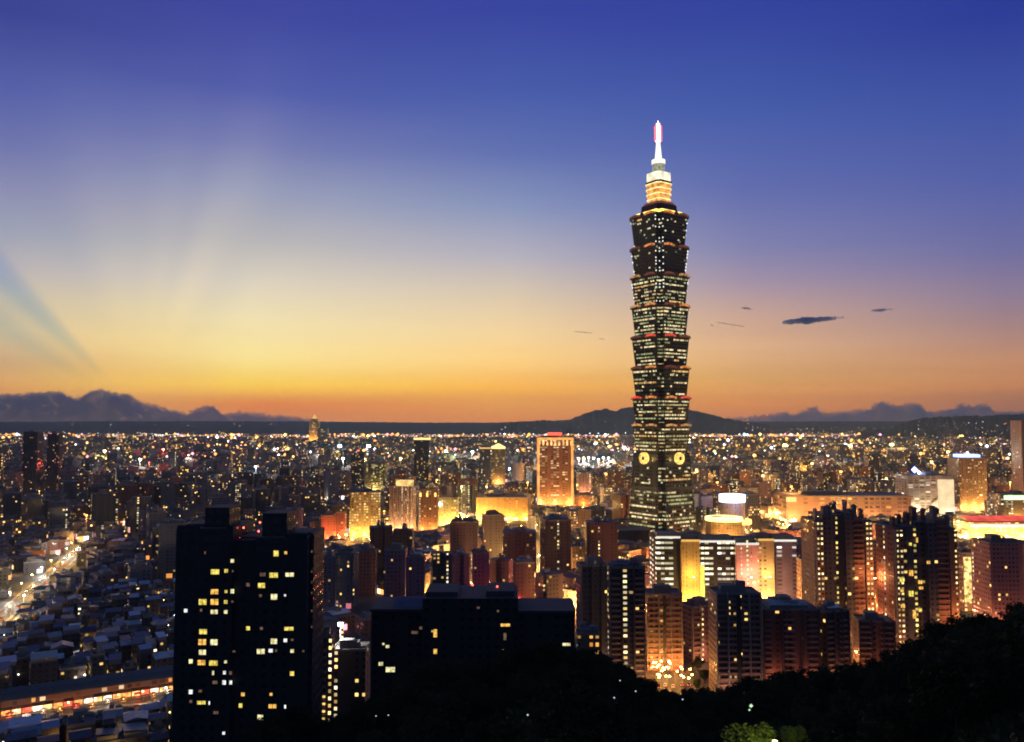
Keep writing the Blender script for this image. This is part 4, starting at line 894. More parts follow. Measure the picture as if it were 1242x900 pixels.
flood(o, [(-W*.35, -7, 2), (W*.1, -7, 2), (W*.4, -7, 2), (W*.42, -9, 26)], 7500, (1, .36, .12))  # floodlights added here too, to warm the walls
for (px, py, wp, hp) in [(1104, 660, 4, 4), (1112, 655, 3, 7), (1094, 703, 7, 6), (1094, 716, 5, 4), (1116, 706, 6, 5), (1117, 713, 6, 4), (1126, 682, 5, 4), (1105, 695, 6, 8), (1105, 720, 7, 8), (1095, 735, 6, 5), (1116, 740, 5, 5), (1109, 745, 5, 12)]:
    xx = (1119-621)/F*500; win_part(o, px, py, wp, hp, 500-.02, rnd.choice((wy, wy, wo_, wd_)), 1, xx, 0, -.02)
o, w_, d_, h = hero('apartment_tower', 'mauve apartment tower with a golden lit edge, close to the right edge of the photo', 'apartment tower', 1188, 1240, 660, 575, fm('mv', (.30, .16, .17), .06, 1.5, bay=2.6, fl=3.1, hband=.15), bot=738, mark='mauve gold-edged tower')
q = MB(); q.box(w_*.30, w_*.36, -d_/2-1.2, -d_/2-.05, 0, h, glow('edge_gold', (1, .52, .10), .75, .5, .15), bottom=True); q.build('lit_edge', o)
flood(o, [(x*w_, -d_/2-5, 3) for x in (-.4, .1)], 8000, (1, .35, .15))
hero('apartment_tower', 'last mauve block beyond the golden lit edge, cut by the photo edge', 'apartment tower', 1238, 1275, 672, 585, fm('mv2', (.28, .17, .19), .05, 1.5, hband=.15), bot=735)
o, w_, d_, h = hero('apartment_tower', 'brown mid-height block between the two spiky-roofed towers', 'apartment tower', 1053, 1082, 660, 640, fm('bt', (.26, .12, .09), .10, 1.7, fl=3.2, hband=.25), bot=745); flood(o, [(-.3*w_, -d_/2-6, 3), (.3*w_, -d_/2-6, 3)], 13000, (1, .34, .10))
o, w_, d_, h = hero('shop_block', 'orange glowing low block above the brown mid-height block', 'shop block', 1054, 1084, 636, 900, fm('ogl', (.42, .24, .12), .3, 1.6), bot=660, near=False); flood(o, [(-.3*w_, -d_/2-6, 3), (.3*w_, -d_/2-6, 3)], 26000, (1, .48, .12))
o, w_, d_, h = hero('billboard_building', 'building wrapped in a blazing white and yellow screen, left of the mauve gold-edged tower', 'building', 1158, 1184, 672, 640, fm('bbs', (.3, .2, .15), .2), bot=702); q = MB(); q.box(-w_*.45, w_*.3, -d_/2-.8, -d_/2-.05, h*.15, h*.95, glow('screen_yellow', (1, .66, .2), 1.1, .95, .35), bottom=True); q.box(w_*.305, w_*.45, -d_/2-.8, -d_/2-.05, h*.15, h*.97, gm('cool', 1.5)[0], bottom=True); q.build('screen', o); lamp_light(o, (0, -d_/2-14, h*.6), 12000, (1, .75, .4), 4)
# --- apartment blocks along the foot of the hill, lower right
stripe = dict(bay=3.0, fl=3.0, hband=.55, ww=.5, wh=.4)
FRONT = [
 ('dark apartment tower with a lit stair column, left of the fire-lit block', 737, 779, 690, 470, fm('f1', (.06, .06, .075), .10, 1.9, stairs=.30, fl=3.0, c1=(1, .62, .2), c2=PALE), R(0), 812),
 ('slate apartment tower with a plain dark face above the small blue roof', 699, 738, 688, 500, fm('f2', (.06, .07, .10), .03, 1.5), R(10), 780),
 ('brown banded apartment block whose foot is lit like fire', 780, 823, 722, 492, fm('f3', (.30, .16, .14), .09, 1.5, **stripe), R(0), 832),
 ('dim brown banded block just right of the fire-lit block', 822, 866, 738, 505, fm('f4', (.20, .11, .10), .16, 1.7, **stripe), R(24), 815),
 ('grey banded apartment block with a dark centre slot', 862, 916, 722, 445, fm('f5', (.18, .13, .13), .12, 1.8, **stripe), R(0), 826),
 ('maroon apartment block with two amber window columns and a teal roof', 915, 984, 741, 462, fm('f6', (.22, .10, .08), .14, 1.8, stairs=.30, fl=3.0, c1=(1, .52, .14), c2=WARM), R(0), 812),
 ('dark low block under a white tin roof, right of the maroon block', 985, 1023, 744, 470, fm('f7', (.10, .075, .07), .13, 1.8), R(16), 806),
 ('dark red low block with a bright white tin roof edge', 1033, 1079, 756, 480, fm('f8', (.15, .07, .055), .13, 1.8, c1=ORG, c2=WARM), R(-10), 800),
]
for i, (lb, a, b_, pt_, Y, f_, rz, bt_) in enumerate(FRONT):
    o, w_, d_, h = hero('apartment_tower', lb, 'apartment tower', a, b_, pt_, Y, f_, 'R', rz, .75, bot=bt_, tin_i={5: 2, 6: 3, 7: 3}.get(i))
    if i != 1:
        q = MB(); bz = {2: ((-.5, -.06), (.06, .5)), 4: ((-.5, -.06), (.06, .5)), 0: ((-.46, -.2), (.2, .46)), 5: ((-.5, -.34), (-.14, .06), (.3, .5))}.get(i, ((-.48, -.12), (.1, .44)))
        for x0, x1 in [(w_*p0, w_*p1) for p0, p1 in bz]:
            q = MB()
            for k in range(1, int(h/3.0)):
                q.box(x0, x1, -d_/2-1.0, -d_/2-.003, k*3.0, k*3.0+1.0, plain('balcony_tan', (.27, .18, .15)), bottom=True)
            q.build('balcony', o)
    if i in (2, 4):
        q = MB(); q.box(-w_*.045, w_*.045, -d_/2-.4, -d_/2-.004, 0, h, M_dark, bottom=True); q.build('dark_slot', o)
    for x0 in ([-.5, -.17, .17, .46] if i != 4 else [-.5, -.26, .22, .46]):
        q = MB(); q.box(w_*x0, w_*(x0+.035), -d_/2-1.5, -d_/2-.006, 0, h+rnd.uniform(.5, 2.2), M_conc if i in (2, 3, 4) else plain('fin_dark', (.09, .06, .06)), bottom=True); q.build('fin', o)
    ff = {0: (900, (1, .45, .2)), 1: (700, (1, .4, .2)), 2: (4200, (1, .30, .06)), 3: (2000, (1, .36, .16)), 4: (1500, (1, .45, .26)), 5: (1500, (1, .34, .16)), 6: (900, (1, .36, .14)), 7: (1100, (1, .32, .10))}.get(i)
    if ff: flood(o, [(x*w_, -d_/2-6, 4) for x in ((-.38, .0, .38) if i == 2 else (-.3, .3))], *ff)  # lamps added to stand in for street-lamp glow on these walls
    if i == 2: MARKS.append((801, 760, 'fire-lit block'))
    if i == 5: MARKS.append((949, 770, 'maroon block'))
o = MB(); 
hero('pavilion', 'little house with a sloping blue roof and three amber windows, above the black trees', 'house', 698, 726, 771, 420, fm('blu', (.2, .16, .12), .5, 1.6, c1=ORG, c2=WARM, fl=4, bay=3), bot=792, tin_i=0, near=False)
# --- dark blocks of the middle ground
MID = [(447, 478, 640, 720, (.055, .055, .065), .03, .12), (479, 502, 643, 740, (.065, .065, .08), .03, .04), (655, 692, 632, 760, (.075, .05, .06), .07, .10), (710, 748, 634, 760, (.10, .06, .06), .05, .08), (547, 580, 634, 800, (.10, .07, .09), .03, .05), (584, 612, 626, 850, (.13, .09, .09), .06, .05), (610, 650, 646, 780, (.16, .09, .10), .06, .06),
       (384, 410, 676, 640, (.13, .13, .20), .04, .15), (408, 436, 672, 650, (.11, .12, .19), .06, .10), (436, 458, 668, 700, (.13, .08, .11), .02, .05), (468, 494, 668, 660, (.20, .12, .20), .03, .05), (494, 516, 676, 640, (.17, .11, .20), .02, .04), (522, 550, 672, 650, (.10, .09, .10), .14, .15), (548, 570, 674, 640, (.20, .10, .17), .03, .05), (570, 594, 672, 660, (.17, .11, .21), .02, .05), (594, 622, 680, 690, (.15, .08, .12), .05, .06), (622, 648, 684, 650, (.12, .07, .09), .08, .08), (648, 684, 698, 620, (.14, .11, .13), .08, .05)]
MIDL = ['dark tower with a pale lit stair column in front of the yellow lit block', 'dark blue block right of the tower with the pale stair column', 'dark tower with dim windows standing below the orange floodlit slab', 'dark brown tower left of the lit office complex, behind the slate apartment tower', 'dusky block below the glowing yellow store', 'stepped brown tower in front of the long orange shopping centre', 'reddish block beside the stepped brown tower, below the shopping centre',
        'blue-grey apartment block closest to the dark front tower', 'blue apartment block with lit stair windows, second from the dark front tower', 'plum block behind the blue apartment blocks', 'violet apartment block below the tower with the pale stair column', 'indigo block right of the violet apartment block', 'black block with many pale windows above the wide unlit block', 'magenta-sided apartment block above the wide unlit block', 'violet and black apartment block right of the magenta-sided one', 'plum-brown block lit red at its foot, above the wide unlit block', 'brown block among orange lamps, above the right wing of the wide unlit block', 'pale-roofed grey block just above the right wing of the wide unlit block']
for (a, b_, pt_, Y, c, l, s_), lb in zip(MID, MIDL):
    hero('apartment_tower', lb, 'apartment tower', a, b_, pt_, Y, fm('mid%d' % a, c, l, 1.7, stairs=s_, fl=3.1, bay=3.0, shop=.3), rnd.choice('RHN'), R(rnd.choice((0, 12, -14, 30))), .8, bot=min(735, pt_+52))
# the low mall at the giant tower's foot
o, w_, d_, h = hero('shopping_podium', 'dark stepped mall podium at the foot of the giant tower', 'mall', 706, 790, 645, 930, fm('pod', (.06, .05, .055), .04, 1.4, shop=.5), dr=.4, rz=R(10), bot=655, near=False)

# ------------------------------------------------------------------ streets
def gpt(px, py): Y = gY(py); return ((px-621)/F*Y, Y)
def seg_d(x, y, pts):
    best = 1e9
    for (x0, y0), (x1, y1) in zip(pts, pts[1:]):
        dx, dy = x1-x0, y1-y0; t_ = max(0, min(1, ((x-x0)*dx+(y-y0)*dy)/(dx*dx+dy*dy))); best = min(best, math.hypot(x-x0-t_*dx, y-y0-t_*dy))
    return best
A_ = Vector((math.cos(ANG), math.sin(ANG))); B_ = Vector((-math.sin(ANG), math.cos(ANG)))
mk0, mk1 = gpt(14, 876), gpt(226, 842)                  # front line of the market street
mang = math.atan2(mk1[1]-mk0[1], mk1[0]-mk0[0]); md_ = Vector((math.cos(mang), math.sin(mang))); mn_ = Vector((-md_.y, md_.x))
ext = lambda p, q, a, b_: [(p[0]+(p[0]-q[0])*a, p[1]+(p[1]-q[1])*a), (q[0]+(q[0]-p[0])*b_, q[1]+(q[1]-p[1])*b_)]
market = ext(mk0, mk1, .5, .8)
av0, av1 = gpt(-6, 765), gpt(92, 676)
avenue = ext(av0, av1, .25, .30)
boul = [gpt(900, 655), gpt(1010, 640), gpt(1150, 650), gpt(1260, 660)]
canyon = [gpt(640, 700), gpt(650, 650), gpt(560, 632), gpt(400, 655)]
for nm, pts, wd in (('market_street', market, 9), ('avenue', avenue, 11), ('boulevard', boul, 20), ('canyon_road', canyon, 18)): road(nm, pts, wd)

# ---- the long market hall and its stalls
ML = math.hypot(mk1[0]-mk0[0], mk1[1]-mk0[1]); mid = Vector(((mk0[0]+mk1[0])/2, (mk0[1]+mk1[1])/2)); c = mid + mn_*15.5
hall = empty('market_hall', (c.x, c.y, 0), mang); tag(hall, 'long low market hall with two parallel blue tin roofs and red glowing shopfronts', 'market hall'); MARKS.append((115, 838, 'long market hall'))
FOOT.append((c.x, c.y, 16)); FOOT.append((c.x+md_.x*25, c.y+md_.y*25, 15)); FOOT.append((c.x-md_.x*25, c.y-md_.y*25, 15))
mw_ = fm('hall_wall', (.16, .07, .045), .30, 1.3, shop=0, bay=4, fl=4, c1=ORG)
m = MB(); m.box(-ML/2, ML/2, -8, 10, 0, 7.5, mw_, M_roofd); m.build('wall', hall)
for yy, tm in ((-3.6, TIN[0]), (5.4, TIN[1])):
    q = MB(); gable(q, ML, 8.4, 8.0, 10.2, tm, M_conc, y=yy, over=.3); q.build('tin_roof', hall)
shops = ['orange', 'amber', 'red', 'white', 'amber', 'orange', 'red', 'orange', 'white', 'amber', 'white', 'orange']
for k in range(18):
    x = -ML/2 + ML*(k+.5)/18; q = MB(); q.box(x-ML/36*.86, x+ML/36*.86, -8.25, -8.02, .5, 3.3+.4*math.sin(k*3), glow('shop_%s' % shops[k % 12], {'orange': (1, .36, .08), 'amber': (1, .6, .2), 'red': (1, .12, .06), 'white': (1, .86, .6)}[shops[k % 12]], 1.6, .6, .8), bottom=True); q.build('shopfront', hall)
    q = MB(); q.face([(x-ML/36*.95, -10.4, 3.6), (x+ML/36*.95, -10.4, 3.6), (x+ML/36*.95, -8.02, 4.5), (x-ML/36*.95, -8.02, 4.5)], TIN[5]); q.face([(x-ML/36*.95, -8.02, 4.4), (x+ML/36*.95, -8.02, 4.4), (x+ML/36*.95, -10.4, 3.5), (x-ML/36*.95, -10.4, 3.5)], TIN[5]); q.build('awning', hall)
me_st = None
for k in range(11):
    p = mid + md_*(-ML/2+4+k*(ML-6)/10.5) + mn_*(rnd.uniform(-2.5, 1.5)+(-2 if k % 2 else 2.0)); kd = ('red', 'orange', 'white', 'amber')[k % 4 if k != 1 else 2]
    s_ = empty('market_stall', (p.x, p.y, .2), mang+rnd.uniform(-.2, .2))
    q = MB(); q.box(-1.2, 1.2, -.6, .6, 0, .9, plain('stall_wood', (.25, .15, .08))); q.build('counter', s_)
    q = MB()
    for x, y in ((-1.4, -1), (1.4, -1), (1.4, 1), (-1.4, 1)): q.box(x-.04, x+.04, y-.04, y+.04, 0, 2.5, M_dark)
    q.build('frame', s_)
    q = MB(); q.prism([(-1.8, -1.4), (1.8, -1.4), (1.8, 1.4), (-1.8, 1.4)], 2.5, 3.3, plain('canopy_'+kd, {'red': (.6, .06, .04), 'orange': (.6, .25, .06), 'white': (.75, .72, .66), 'amber': (.6, .4, .1)}[kd]), top=.25, bottom=True); q.build('canopy', s_)
    q = MB(); q.octa((0, 0, 2.15), .3, gm(kd, 22)[0]); bl = q.build('bulb', s_); lamp_light(bl, (0, 0, -.0+2.0), 900, gm(kd, 22)[1], .3)
    px, py = proj(p.x, p.y, 2); pend(s_, 'market stall with a %s canopy' % kd, 'market stall', 'market stalls along the market street', px, py)
for k in range(9):
    p = mid + md_*(-ML/2-4+k*(ML+8)/8) - mn_*6.4; street_lamp(p.x, p.y, .14, ('amber', 'white', 'orange')[k % 3], 1900, 40, scale=.8)
for k in range(13):
    for sg in (-1, 1):
        f = (k+.4*(sg > 0))/12.5; x = avenue[0][0]+(avenue[1][0]-avenue[0][0])*f; y = avenue[0][1]+(avenue[1][1]-avenue[0][1])*f
        d = Vector((avenue[1][0]-avenue[0][0], avenue[1][1]-avenue[0][1])).normalized(); nx, ny = -d.y, d.x
        street_lamp(x+nx*sg*6.3, y+ny*sg*6.3, .19, 'white' if k % 3 == 1 else 'amber', 15000, 80)

# ---- parked and moving cars on the two near streets
def car_parts(bodycol):
    b1 = MB(); mt = plain('car_paint_%d' % int(bodycol[0]*100), bodycol, .3, .05)
    b1.prism([(-2.1, -.85), (2.1, -.85), (2.1, .85), (-2.1, .85)], .35, .85, mt, bottom=True); b1.prism([(-1.3, -.75), (1.0, -.75), (1.0, .75), (-1.3, .75)], .851, 1.42, plain('car_glass', (.02, .02, .025), .1), mt, top=.78)
    w1 = MB()
    for x in (-1.3, 1.3):
        for y in (-.8, .8):
            n = 10
            for i in range(n):
                a, b_ = 2*math.pi*i/n, 2*math.pi*(i+1)/n
                w1.face([(x+.33*math.cos(a), y-.1, .33+.33*math.sin(a)), (x+.33*math.cos(b_), y-.1, .33+.33*math.sin(b_)), (x+.33*math.cos(b_), y+.1, .33+.33*math.sin(b_)), (x+.33*math.cos(a), y+.1, .33+.33*math.sin(a))], M_dark)
            w1.face([(x+.33*math.cos(2*math.pi*i/n), y-.1, .33+.33*math.sin(2*math.pi*i/n)) for i in range(n)], M_dark); w1.face([(x+.33*math.cos(2*math.pi*i/n), y+.1, .33+.33*math.sin(2*math.pi*i/n)) for i in range(n)][::-1], M_dark)
    h1 = MB()
    for y in (-.6, .6): h1.box(2.09, 2.14, y-.15, y+.15, .55, .72, gm('white', 30)[0], bottom=True)
    t1 = MB()
    for y in (-.6, .6): t1.box(-2.14, -2.09, y-.15, y+.15, .6, .75, gm('red', 14)[0], bottom=True)
    return [('body', b1), ('wheels', w1), ('headlights', h1), ('taillights', t1)]
protos = []
for cc in ((.5, .5, .5), (.03, .03, .035), (.35, .06, .05)):
    r0 = empty('car', (0, 0, -500)); protos.append((r0, [b_.build(n_, r0) for n_, b_ in car_parts(cc)]))
CW = ['silver car', 'black car', 'red car']
used = [False]*3
for k in range(26):
    f = rnd.uniform(.02, .98); lane = rnd.choice((-3.9, -1.7, 1.7, 3.9)); x = avenue[0][0]+(avenue[1][0]-avenue[0][0])*f; y = avenue[0][1]+(avenue[1][1]-avenue[0][1])*f
    x += nx*lane; y += ny*lane; ci = rnd.randrange(3); r0, ch = protos[ci]
    if used[ci]:
        r = r0.copy(); COL.objects.link(r)
        for c_ in ch: q = c_.copy(); COL.objects.link(q); q.parent = r
    else: r = r0; used[ci] = True
    r.location = (x, y, .06); r.rotation_euler = (0, 0, math.atan2(d.y, d.x)+(math.pi if lane > 0 else 0))
    px, py = proj(x, y, 1); pend(r, CW[ci]+' on the bright avenue', 'car', 'cars on the bright avenue', px, py)
for k in range(12):                                      # cars parked under the orange lamps
    x, y = gpt(786+(k % 6)*9+rnd.uniform(-2, 2), 846-(k//6)*14+rnd.uniform(-2, 2)); ci = rnd.randrange(3); r0, ch = protos[ci]
    if used[ci]:
        r = r0.copy(); COL.objects.link(r)
        for c_ in ch: q = c_.copy(); COL.objects.link(q); q.parent = r
    else: r = r0; used[ci] = True
    r.location = (x, y, .02); r.rotation_euler = (0, 0, 1.45+rnd.uniform(-.08, .08)); px, py = proj(x, y, 1)
    pend(r, CW[ci]+' parked under orange lamps', 'car', 'cars parked at the foot of the blocks', px, py)
for i in range(3):
    if not used[i]:
        for c_ in protos[i][1]: bpy.data.objects.remove(c_)
        bpy.data.objects.remove(protos[i][0])

# ------------------------------------------------------------------ low houses, lower left
HW = [fm('house%d' % i, c, .07, 1.5, bay=3.2, fl=3.1, ww=.5, wh=.42, stairs=.03, shop=.10) for i, c in enumerate([(.085, .085, .09), (.12, .10, .085), (.05, .05, .06), (.10, .065, .05)])]
HWW = ['grey', 'beige', 'dark', 'brown']
houses = 0; O_ = Vector((-230, 430)); rh = random.Random(21)
HOUSES = []
bj = -90.0; row = 0
while bj < 420:
    ai = -260.0 + rh.uniform(0, 6)
    dd = rh.uniform(8.5, 12)
    while ai < 260:
        ww = rh.choice((5, 6, 7, 8.5, 10, 13)) * rh.uniform(.85, 1.15)
        p = O_ + A_*(ai+ww/2) + B_*(bj+dd/2 + rh.uniform(-1.8, 1.8)); ai += ww + rh.choice((.6, .8, 1.2, 2.6))
        if rh.random() < .10: ai += rh.uniform(2, 8)
        if p.y < 356 or p.y > 700: continue
        px, py = proj(p.x, p.y, 8)
        if px < -32 or px > 232 or py > 915: continue
        if seg_d(p.x, p.y, market) < 13.5 or seg_d(p.x, p.y, avenue) < 13.5 or not free(p.x, p.y, 6): continue
        HOUSES.append((p, ww, dd, row, px, py))
    bj += dd + (1.4 if row % 2 == 0 else 4.2); row += 1
    if row % 6 == 0: bj += 4
HOUSES.sort(key=lambda h_: h_[0].y); SPILL = HOUSES[292:]; HOUSES = HOUSES[:292]
def roof_shed(m, w_, d_, z0, z1, mt, mw, x=0, y=0, base=None):
    a, b_ = w_/2+.4, d_/2+.4
    m.face([(x-a, y-b_, z0), (x+a, y-b_, z0), (x+a, y+b_, z1), (x-a, y+b_, z1)], mt); m.face([(x-a, y+b_, z1-.1), (x+a, y+b_, z1-.1), (x+a, y-b_, z0-.1), (x-a, y-b_, z0-.1)], mt)
    m.face([(x-a, y-b_, z0-.1), (x+a, y-b_, z0-.1), (x+a, y-b_, z0), (x-a, y-b_, z0)], mt)
    if base is not None: m.box(x-w_/2, x+w_/2, y-d_/2, y+d_/2, base, z0-.12, mw)
spare = MB()
for (p, ww, dd, row, px, py) in HOUSES:
    st = rh.choice((2, 2, 3, 3, 4, 5)); h = st*3.1; h = min(h, 5.6) if seg_d(p.x, p.y, avenue) < 34 else h; rz = ANG + rh.choice((0, 0, 0, math.pi/2)) * 0; wi = rh.randrange(4); ti = rh.choices((0, 1, 2, 3, 4, 5), (4, 4, 2, 3, 4, .7))[0]; kind = rh.random()
    if px < 236 and p.y < mk0[1] + 60 and seg_d(p.x, p.y, market) < 60 and (p - mid).dot(mn_) < 0:
        while h > 2.5 and proj(p.x, p.y, h+2.5)[1] < 878 + (843-878)*(px-14)/212: h -= 1.0
        if h <= 2.5: continue
    o = empty('house', (p.x, p.y, 0), ANG + rh.choice((0, 0, 0, math.pi/2 if abs(ww-dd) < 3 else 0)) + rh.uniform(-.13, .13))
    m = MB(); m.box(-ww/2, ww/2, -dd/2, dd/2, 0, h, HW[wi], M_roof, u0=rh.randrange(300)*3.2); m.build('wall', o)
    if kind < .42:
        q = MB(); gable(q, ww, dd, h+.25, h+rh.uniform(1.2, 2.3), TIN[ti], M_conc, over=rh.uniform(.2, .5)); q.build('roof', o); look = 'house under a %s tin gable roof' % TINW[ti]
    elif kind < .72:
        q = MB(); roof_shed(q, ww*rh.uniform(.7, 1), dd*rh.uniform(.7, .98), h+2.2, h+2.2+rh.uniform(.5, 1.4), TIN[ti], M_conc, base=h+.004); q.build('roof', o); look = 'house with a slanted %s tin rooftop shed' % TINW[ti]
    else:
        q = MB(); rooftop(q, ww, dd, h, rh, near=False); q.build('roof', o); look = '%s flat-roofed house' % HWW[wi]
        for k in range(rh.choice((1, 2, 2))):
            q = MB(); tx, ty = rh.uniform(-.3, .3)*ww, rh.uniform(-.3, .3)*dd; q.cyl(tx, ty, .7, h+.8, h+2.4, M_tank, n=9); q.box(tx-.55, tx+.55, ty-.55, ty+.55, h+.006, h+.8, M_dark); q.build('water_tank', o)
    if rh.random() < .22:
        q = MB(); q.octa((rh.uniform(-.4, .4)*ww, -dd/2-.5, rh.uniform(3, h)), .28, gm(rh.choice(('white', 'amber', 'cool', 'yellow')), 14)[0]); q.build('porch_light', o)
    pend(o, look, 'house', 'low houses of the lower left quarter', px, py)
for k in range(34):                                     # lamps in the alleys
    p, ww, dd, row, px, py = HOUSES[int(len(HOUSES)*(k+.5)/34)]
    q = p - B_*(dd/2+1.4) + A_*(ww*.5); street_lamp(q.x, q.y, 0, rnd.choice(('amber', 'amber', 'white', 'yellow')), rnd.choice((500, 900, 1800)), 26, scale=.75)

NOB = []
for (a_, b_, bot_, Yg, cpx, cpy, rr_) in [(540, 580, 642, 1000, 560, 636, 34), (632, 662, 692, 800, 645, 690, 22), (640, 652, 668, 900, 646, 664, 24), (695, 757, 640, 930, 722, 634, 34), (905, 985, 650, 950, 950, 636, 60), (1056, 1082, 652, 880, 1068, 648, 24), (1157, 1187, 664, 860, 1168, 660, 28), (398, 424, 660, 930, 412, 657, 26)]:
    GUARD.append((a_, b_, bot_, Yg)); q_ = gpt(cpx, cpy); NOB.append((*q_, rr_))
# ------------------------------------------------------------------ city fill: blocks and towers one can still tell apart
rf = random.Random(4)
cells = []
y = 700.0
def warm(px, Y):                                        # how lamplit a quarter of the city is
    a = 0.12 + .5*max(0, min(1, (px-380)/160)); 
    if px > 850: a += .38
    if Y > 2600: a = .35 + a*.6
    return min(1, a)
ay = -900
for i in range(-75, 95):
    for j in range(-75, 95):
        p = Vector((0, 1150)) + A_*(i*27.5 + (i//5)*13 + 5*math.sin(j*1.7)) + B_*(j*27 + (j//4)*11)
        p += Vector((rf.uniform(-4, 4), rf.uniform(-4, 4)))
        if p.y < 560 or p.y > 1750: continue
        px = 621+F*p.x/p.y
        if px < -40 or px > 1285: continue
        if px < 236 and p.y < 716: continue
        if px > 380 and p.y < (500 if px < 458 else 640): continue
        cells.append((p.y, p.x, px, i, j))
cells.sort()
blocks = towers = 0; LIM = 285
farq = {}
WW = [(FAC[k][0], FAC[k][1], FAC[k][2]) for k in range(8)]
placed = 0
for (Y, x, px, i, j) in cells:
    w_, d_ = rf.uniform(17, 27), rf.uniform(15, 24); r_ = math.hypot(w_, d_)/2*.8
    tall = rf.random() < (.16 if px < 380 else .26)
    h = rf.uniform(30, 52) if tall else rf.uniform(11, 22)
    if 236 < px < 640 and 640 < Y < 900: h = min(h, 22)
    if Y < 640: h = min(h, rf.uniform(8.5, 14)); tall = False
    if seg_d(x, Y, avenue) < 60: h = min(h, rf.uniform(10, 15)); tall = False
    if any((x-a_)**2+(Y-b_)**2 < (r_+c_)**2 for a_, b_, c_ in NOB): continue
    if not free(x, Y, r_) or min(seg_d(x, Y, avenue)+3, seg_d(x, Y, boul)-4, seg_d(x, Y, canyon)-4, seg_d(x, Y, market)) < 20: continue
    hw = r_/Y*F
    while h > 8 and hides(px-hw, px+hw, proj(x, Y, h+4)[1], Y): h -= 4
    if h <= 8: continue
    tall = h > 26
    wl = rf.random() < warm(px, Y)
    if px < 380: ci = rf.choice((0, 0, 1, 5, 5, 3, 6))
    else: ci = rf.choice((2, 3, 4, 6, 2, 0, 1, 7))
    kind = rf.choice('RRLNH' if tall else 'RRRL'); rz = ANG + rf.choice((0, math.pi/2, 0, -.35, .25))
    tin_i = rf.choice((0, 1, 3, 4, 2)) if (not tall and rf.random() < .55) else None
    cnt = towers if tall else blocks
    py = proj(x, Y, h)[1]
    if cnt < LIM:
        nm = 'apartment_tower' if tall else 'walk_up_block'
        o = mk_building(nm, px, Y, w_, d_, h, WW[ci][2] if wl else WW[ci][1], kind, rz, x=x, near=Y < 1000, rr=rf, tin_i=tin_i)
        look = '%s%s %s' % ('dim ' if not wl else 'window-lit ', WW[ci][0], 'apartment tower' if tall else 'walk-up block')
        if tin_i is not None: look += ' under %s tin' % TINW[tin_i]
        if rf.random() < (wm := warm(px, Y))*.9 and Y > 640:  # lamps added on the viewer's side to warm the facades
            nl = 1 if Y > 1100 else 2
            for q_ in range(nl):
                a_ = math.atan2(-Y, -x) - rz + rf.uniform(-.5, .5); rr_ = math.hypot(w_, d_)/2+5; lx, ly = rr_*math.cos(a_), rr_*math.sin(a_)
                q = MB(); q.cyl(lx, ly, .1, 0, 6, M_poleg, n=5); q.cyl(lx, ly, .45, 6, 6.5, gm('amber', 60)[0], n=6, bottom=True); lo = q.build('added_wall_lamp', o)
                lamp_light(lo, (lx, ly, 5.2), rf.choice((3000, 7000, 14000, 24000))*(1+Y/1300)*(2.1 if px > 480 else .7), rf.choice(((1, .36, .07), (1, .44, .10), (1, .56, .18), (1, .30, .12))), .8)
        pend(o, look, 'apartment tower' if tall else 'walk-up block', 'apartment towers of the middle city' if tall else 'walk-up blocks of the middle city', px, py)
        if tall: towers += 1
        else: blocks += 1
    else:
        farq.setdefault(0, []).append((x, Y, w_, d_, h, rz))
    FOOT.append((x, Y, r_*.8)); placed += 1

# ------------------------------------------------------------------ far city: thousands of blocks nobody could count
rg = random.Random(9); fc = MB()
def far_block(x, Y, w_, d_, h, rz, mt):
    c, s_ = math.cos(rz), math.sin(rz); k = max(1.0, Y/2300)
    poly = [(x+a*c-b_*s_, Y+a*s_+b_*c) for a, b_ in rect(w_, d_)]
    fc.prism(poly, 0, h, mt, M_roofd, u0=rg.randrange(2000)*3.2, uvs=1.0/k)
    if Y < 3200:
        poly = [(x+(a*.4+w_*.12)*c-(b_*.4)*s_, Y+(a*.4+w_*.12)*s_+(b_*.4)*c) for a, b_ in rect(w_, d_)]
        fc.prism(poly, h+.02, h+rg.uniform(3, 5), M_conc, M_roofd)
for (p, ww, dd, row, px, py) in SPILL: far_block(p.x, p.y, ww, dd, rg.choice((6.2, 9.3, 9.3, 12.4)), ANG+rg.uniform(-.1, .1), FAR[0])
for (x, Y, w_, d_, h, rz) in farq.get(0, []): far_block(x, Y, w_, d_, h, rz, FAR[rg.randrange(4)])
Y = 1640.0
while Y < 7900:
    stp = max(34, .0235*Y); x = -.72*Y
    while x < .70*Y:
        xx, yy = x+rg.uniform(-.3, .3)*stp, Y+rg.uniform(-.3, .3)*stp; px = 621+F*xx/yy; x += stp*rg.uniform(.85, 1.2)
        if rg.random() < .13: continue
        w_, d_ = stp*rg.uniform(.45, .8), stp*rg.uniform(.4, .7); h = rg.uniform(12, 26)*(1+Y/9000)
        if rg.random() < .12: h *= rg.uniform(1.5, 2.6); w_ *= .7
        top = proj(xx, yy, h)[1]
        lim = 541 if Y < 3500 else 529
        if top < lim: h *= .5
        if not free(xx, yy, w_*.5): continue
        if hides(px-w_/Y*500, px+w_/Y*500, proj(xx, yy, h)[1], yy): h = min(h, 12)
        if hides(px-w_/Y*500, px+w_/Y*500, proj(xx, yy, h)[1], yy): continue
        wv = warm(px, Y)
        mt = FAR[rg.choices((0, 1, 2, 3, 4), (2.2-wv*1.6, 1, .2+wv*2, 1.4-wv, 1))[0]]
        far_block(xx, yy, w_, d_, h, ANG+rg.choice((0, 0, .5, -.6)), mt)
    Y += stp*1.05
o = fc.build('far_city_blocks'); tag(o, 'mass of small distant city blocks spreading to the hills', 'city', kind='stuff')

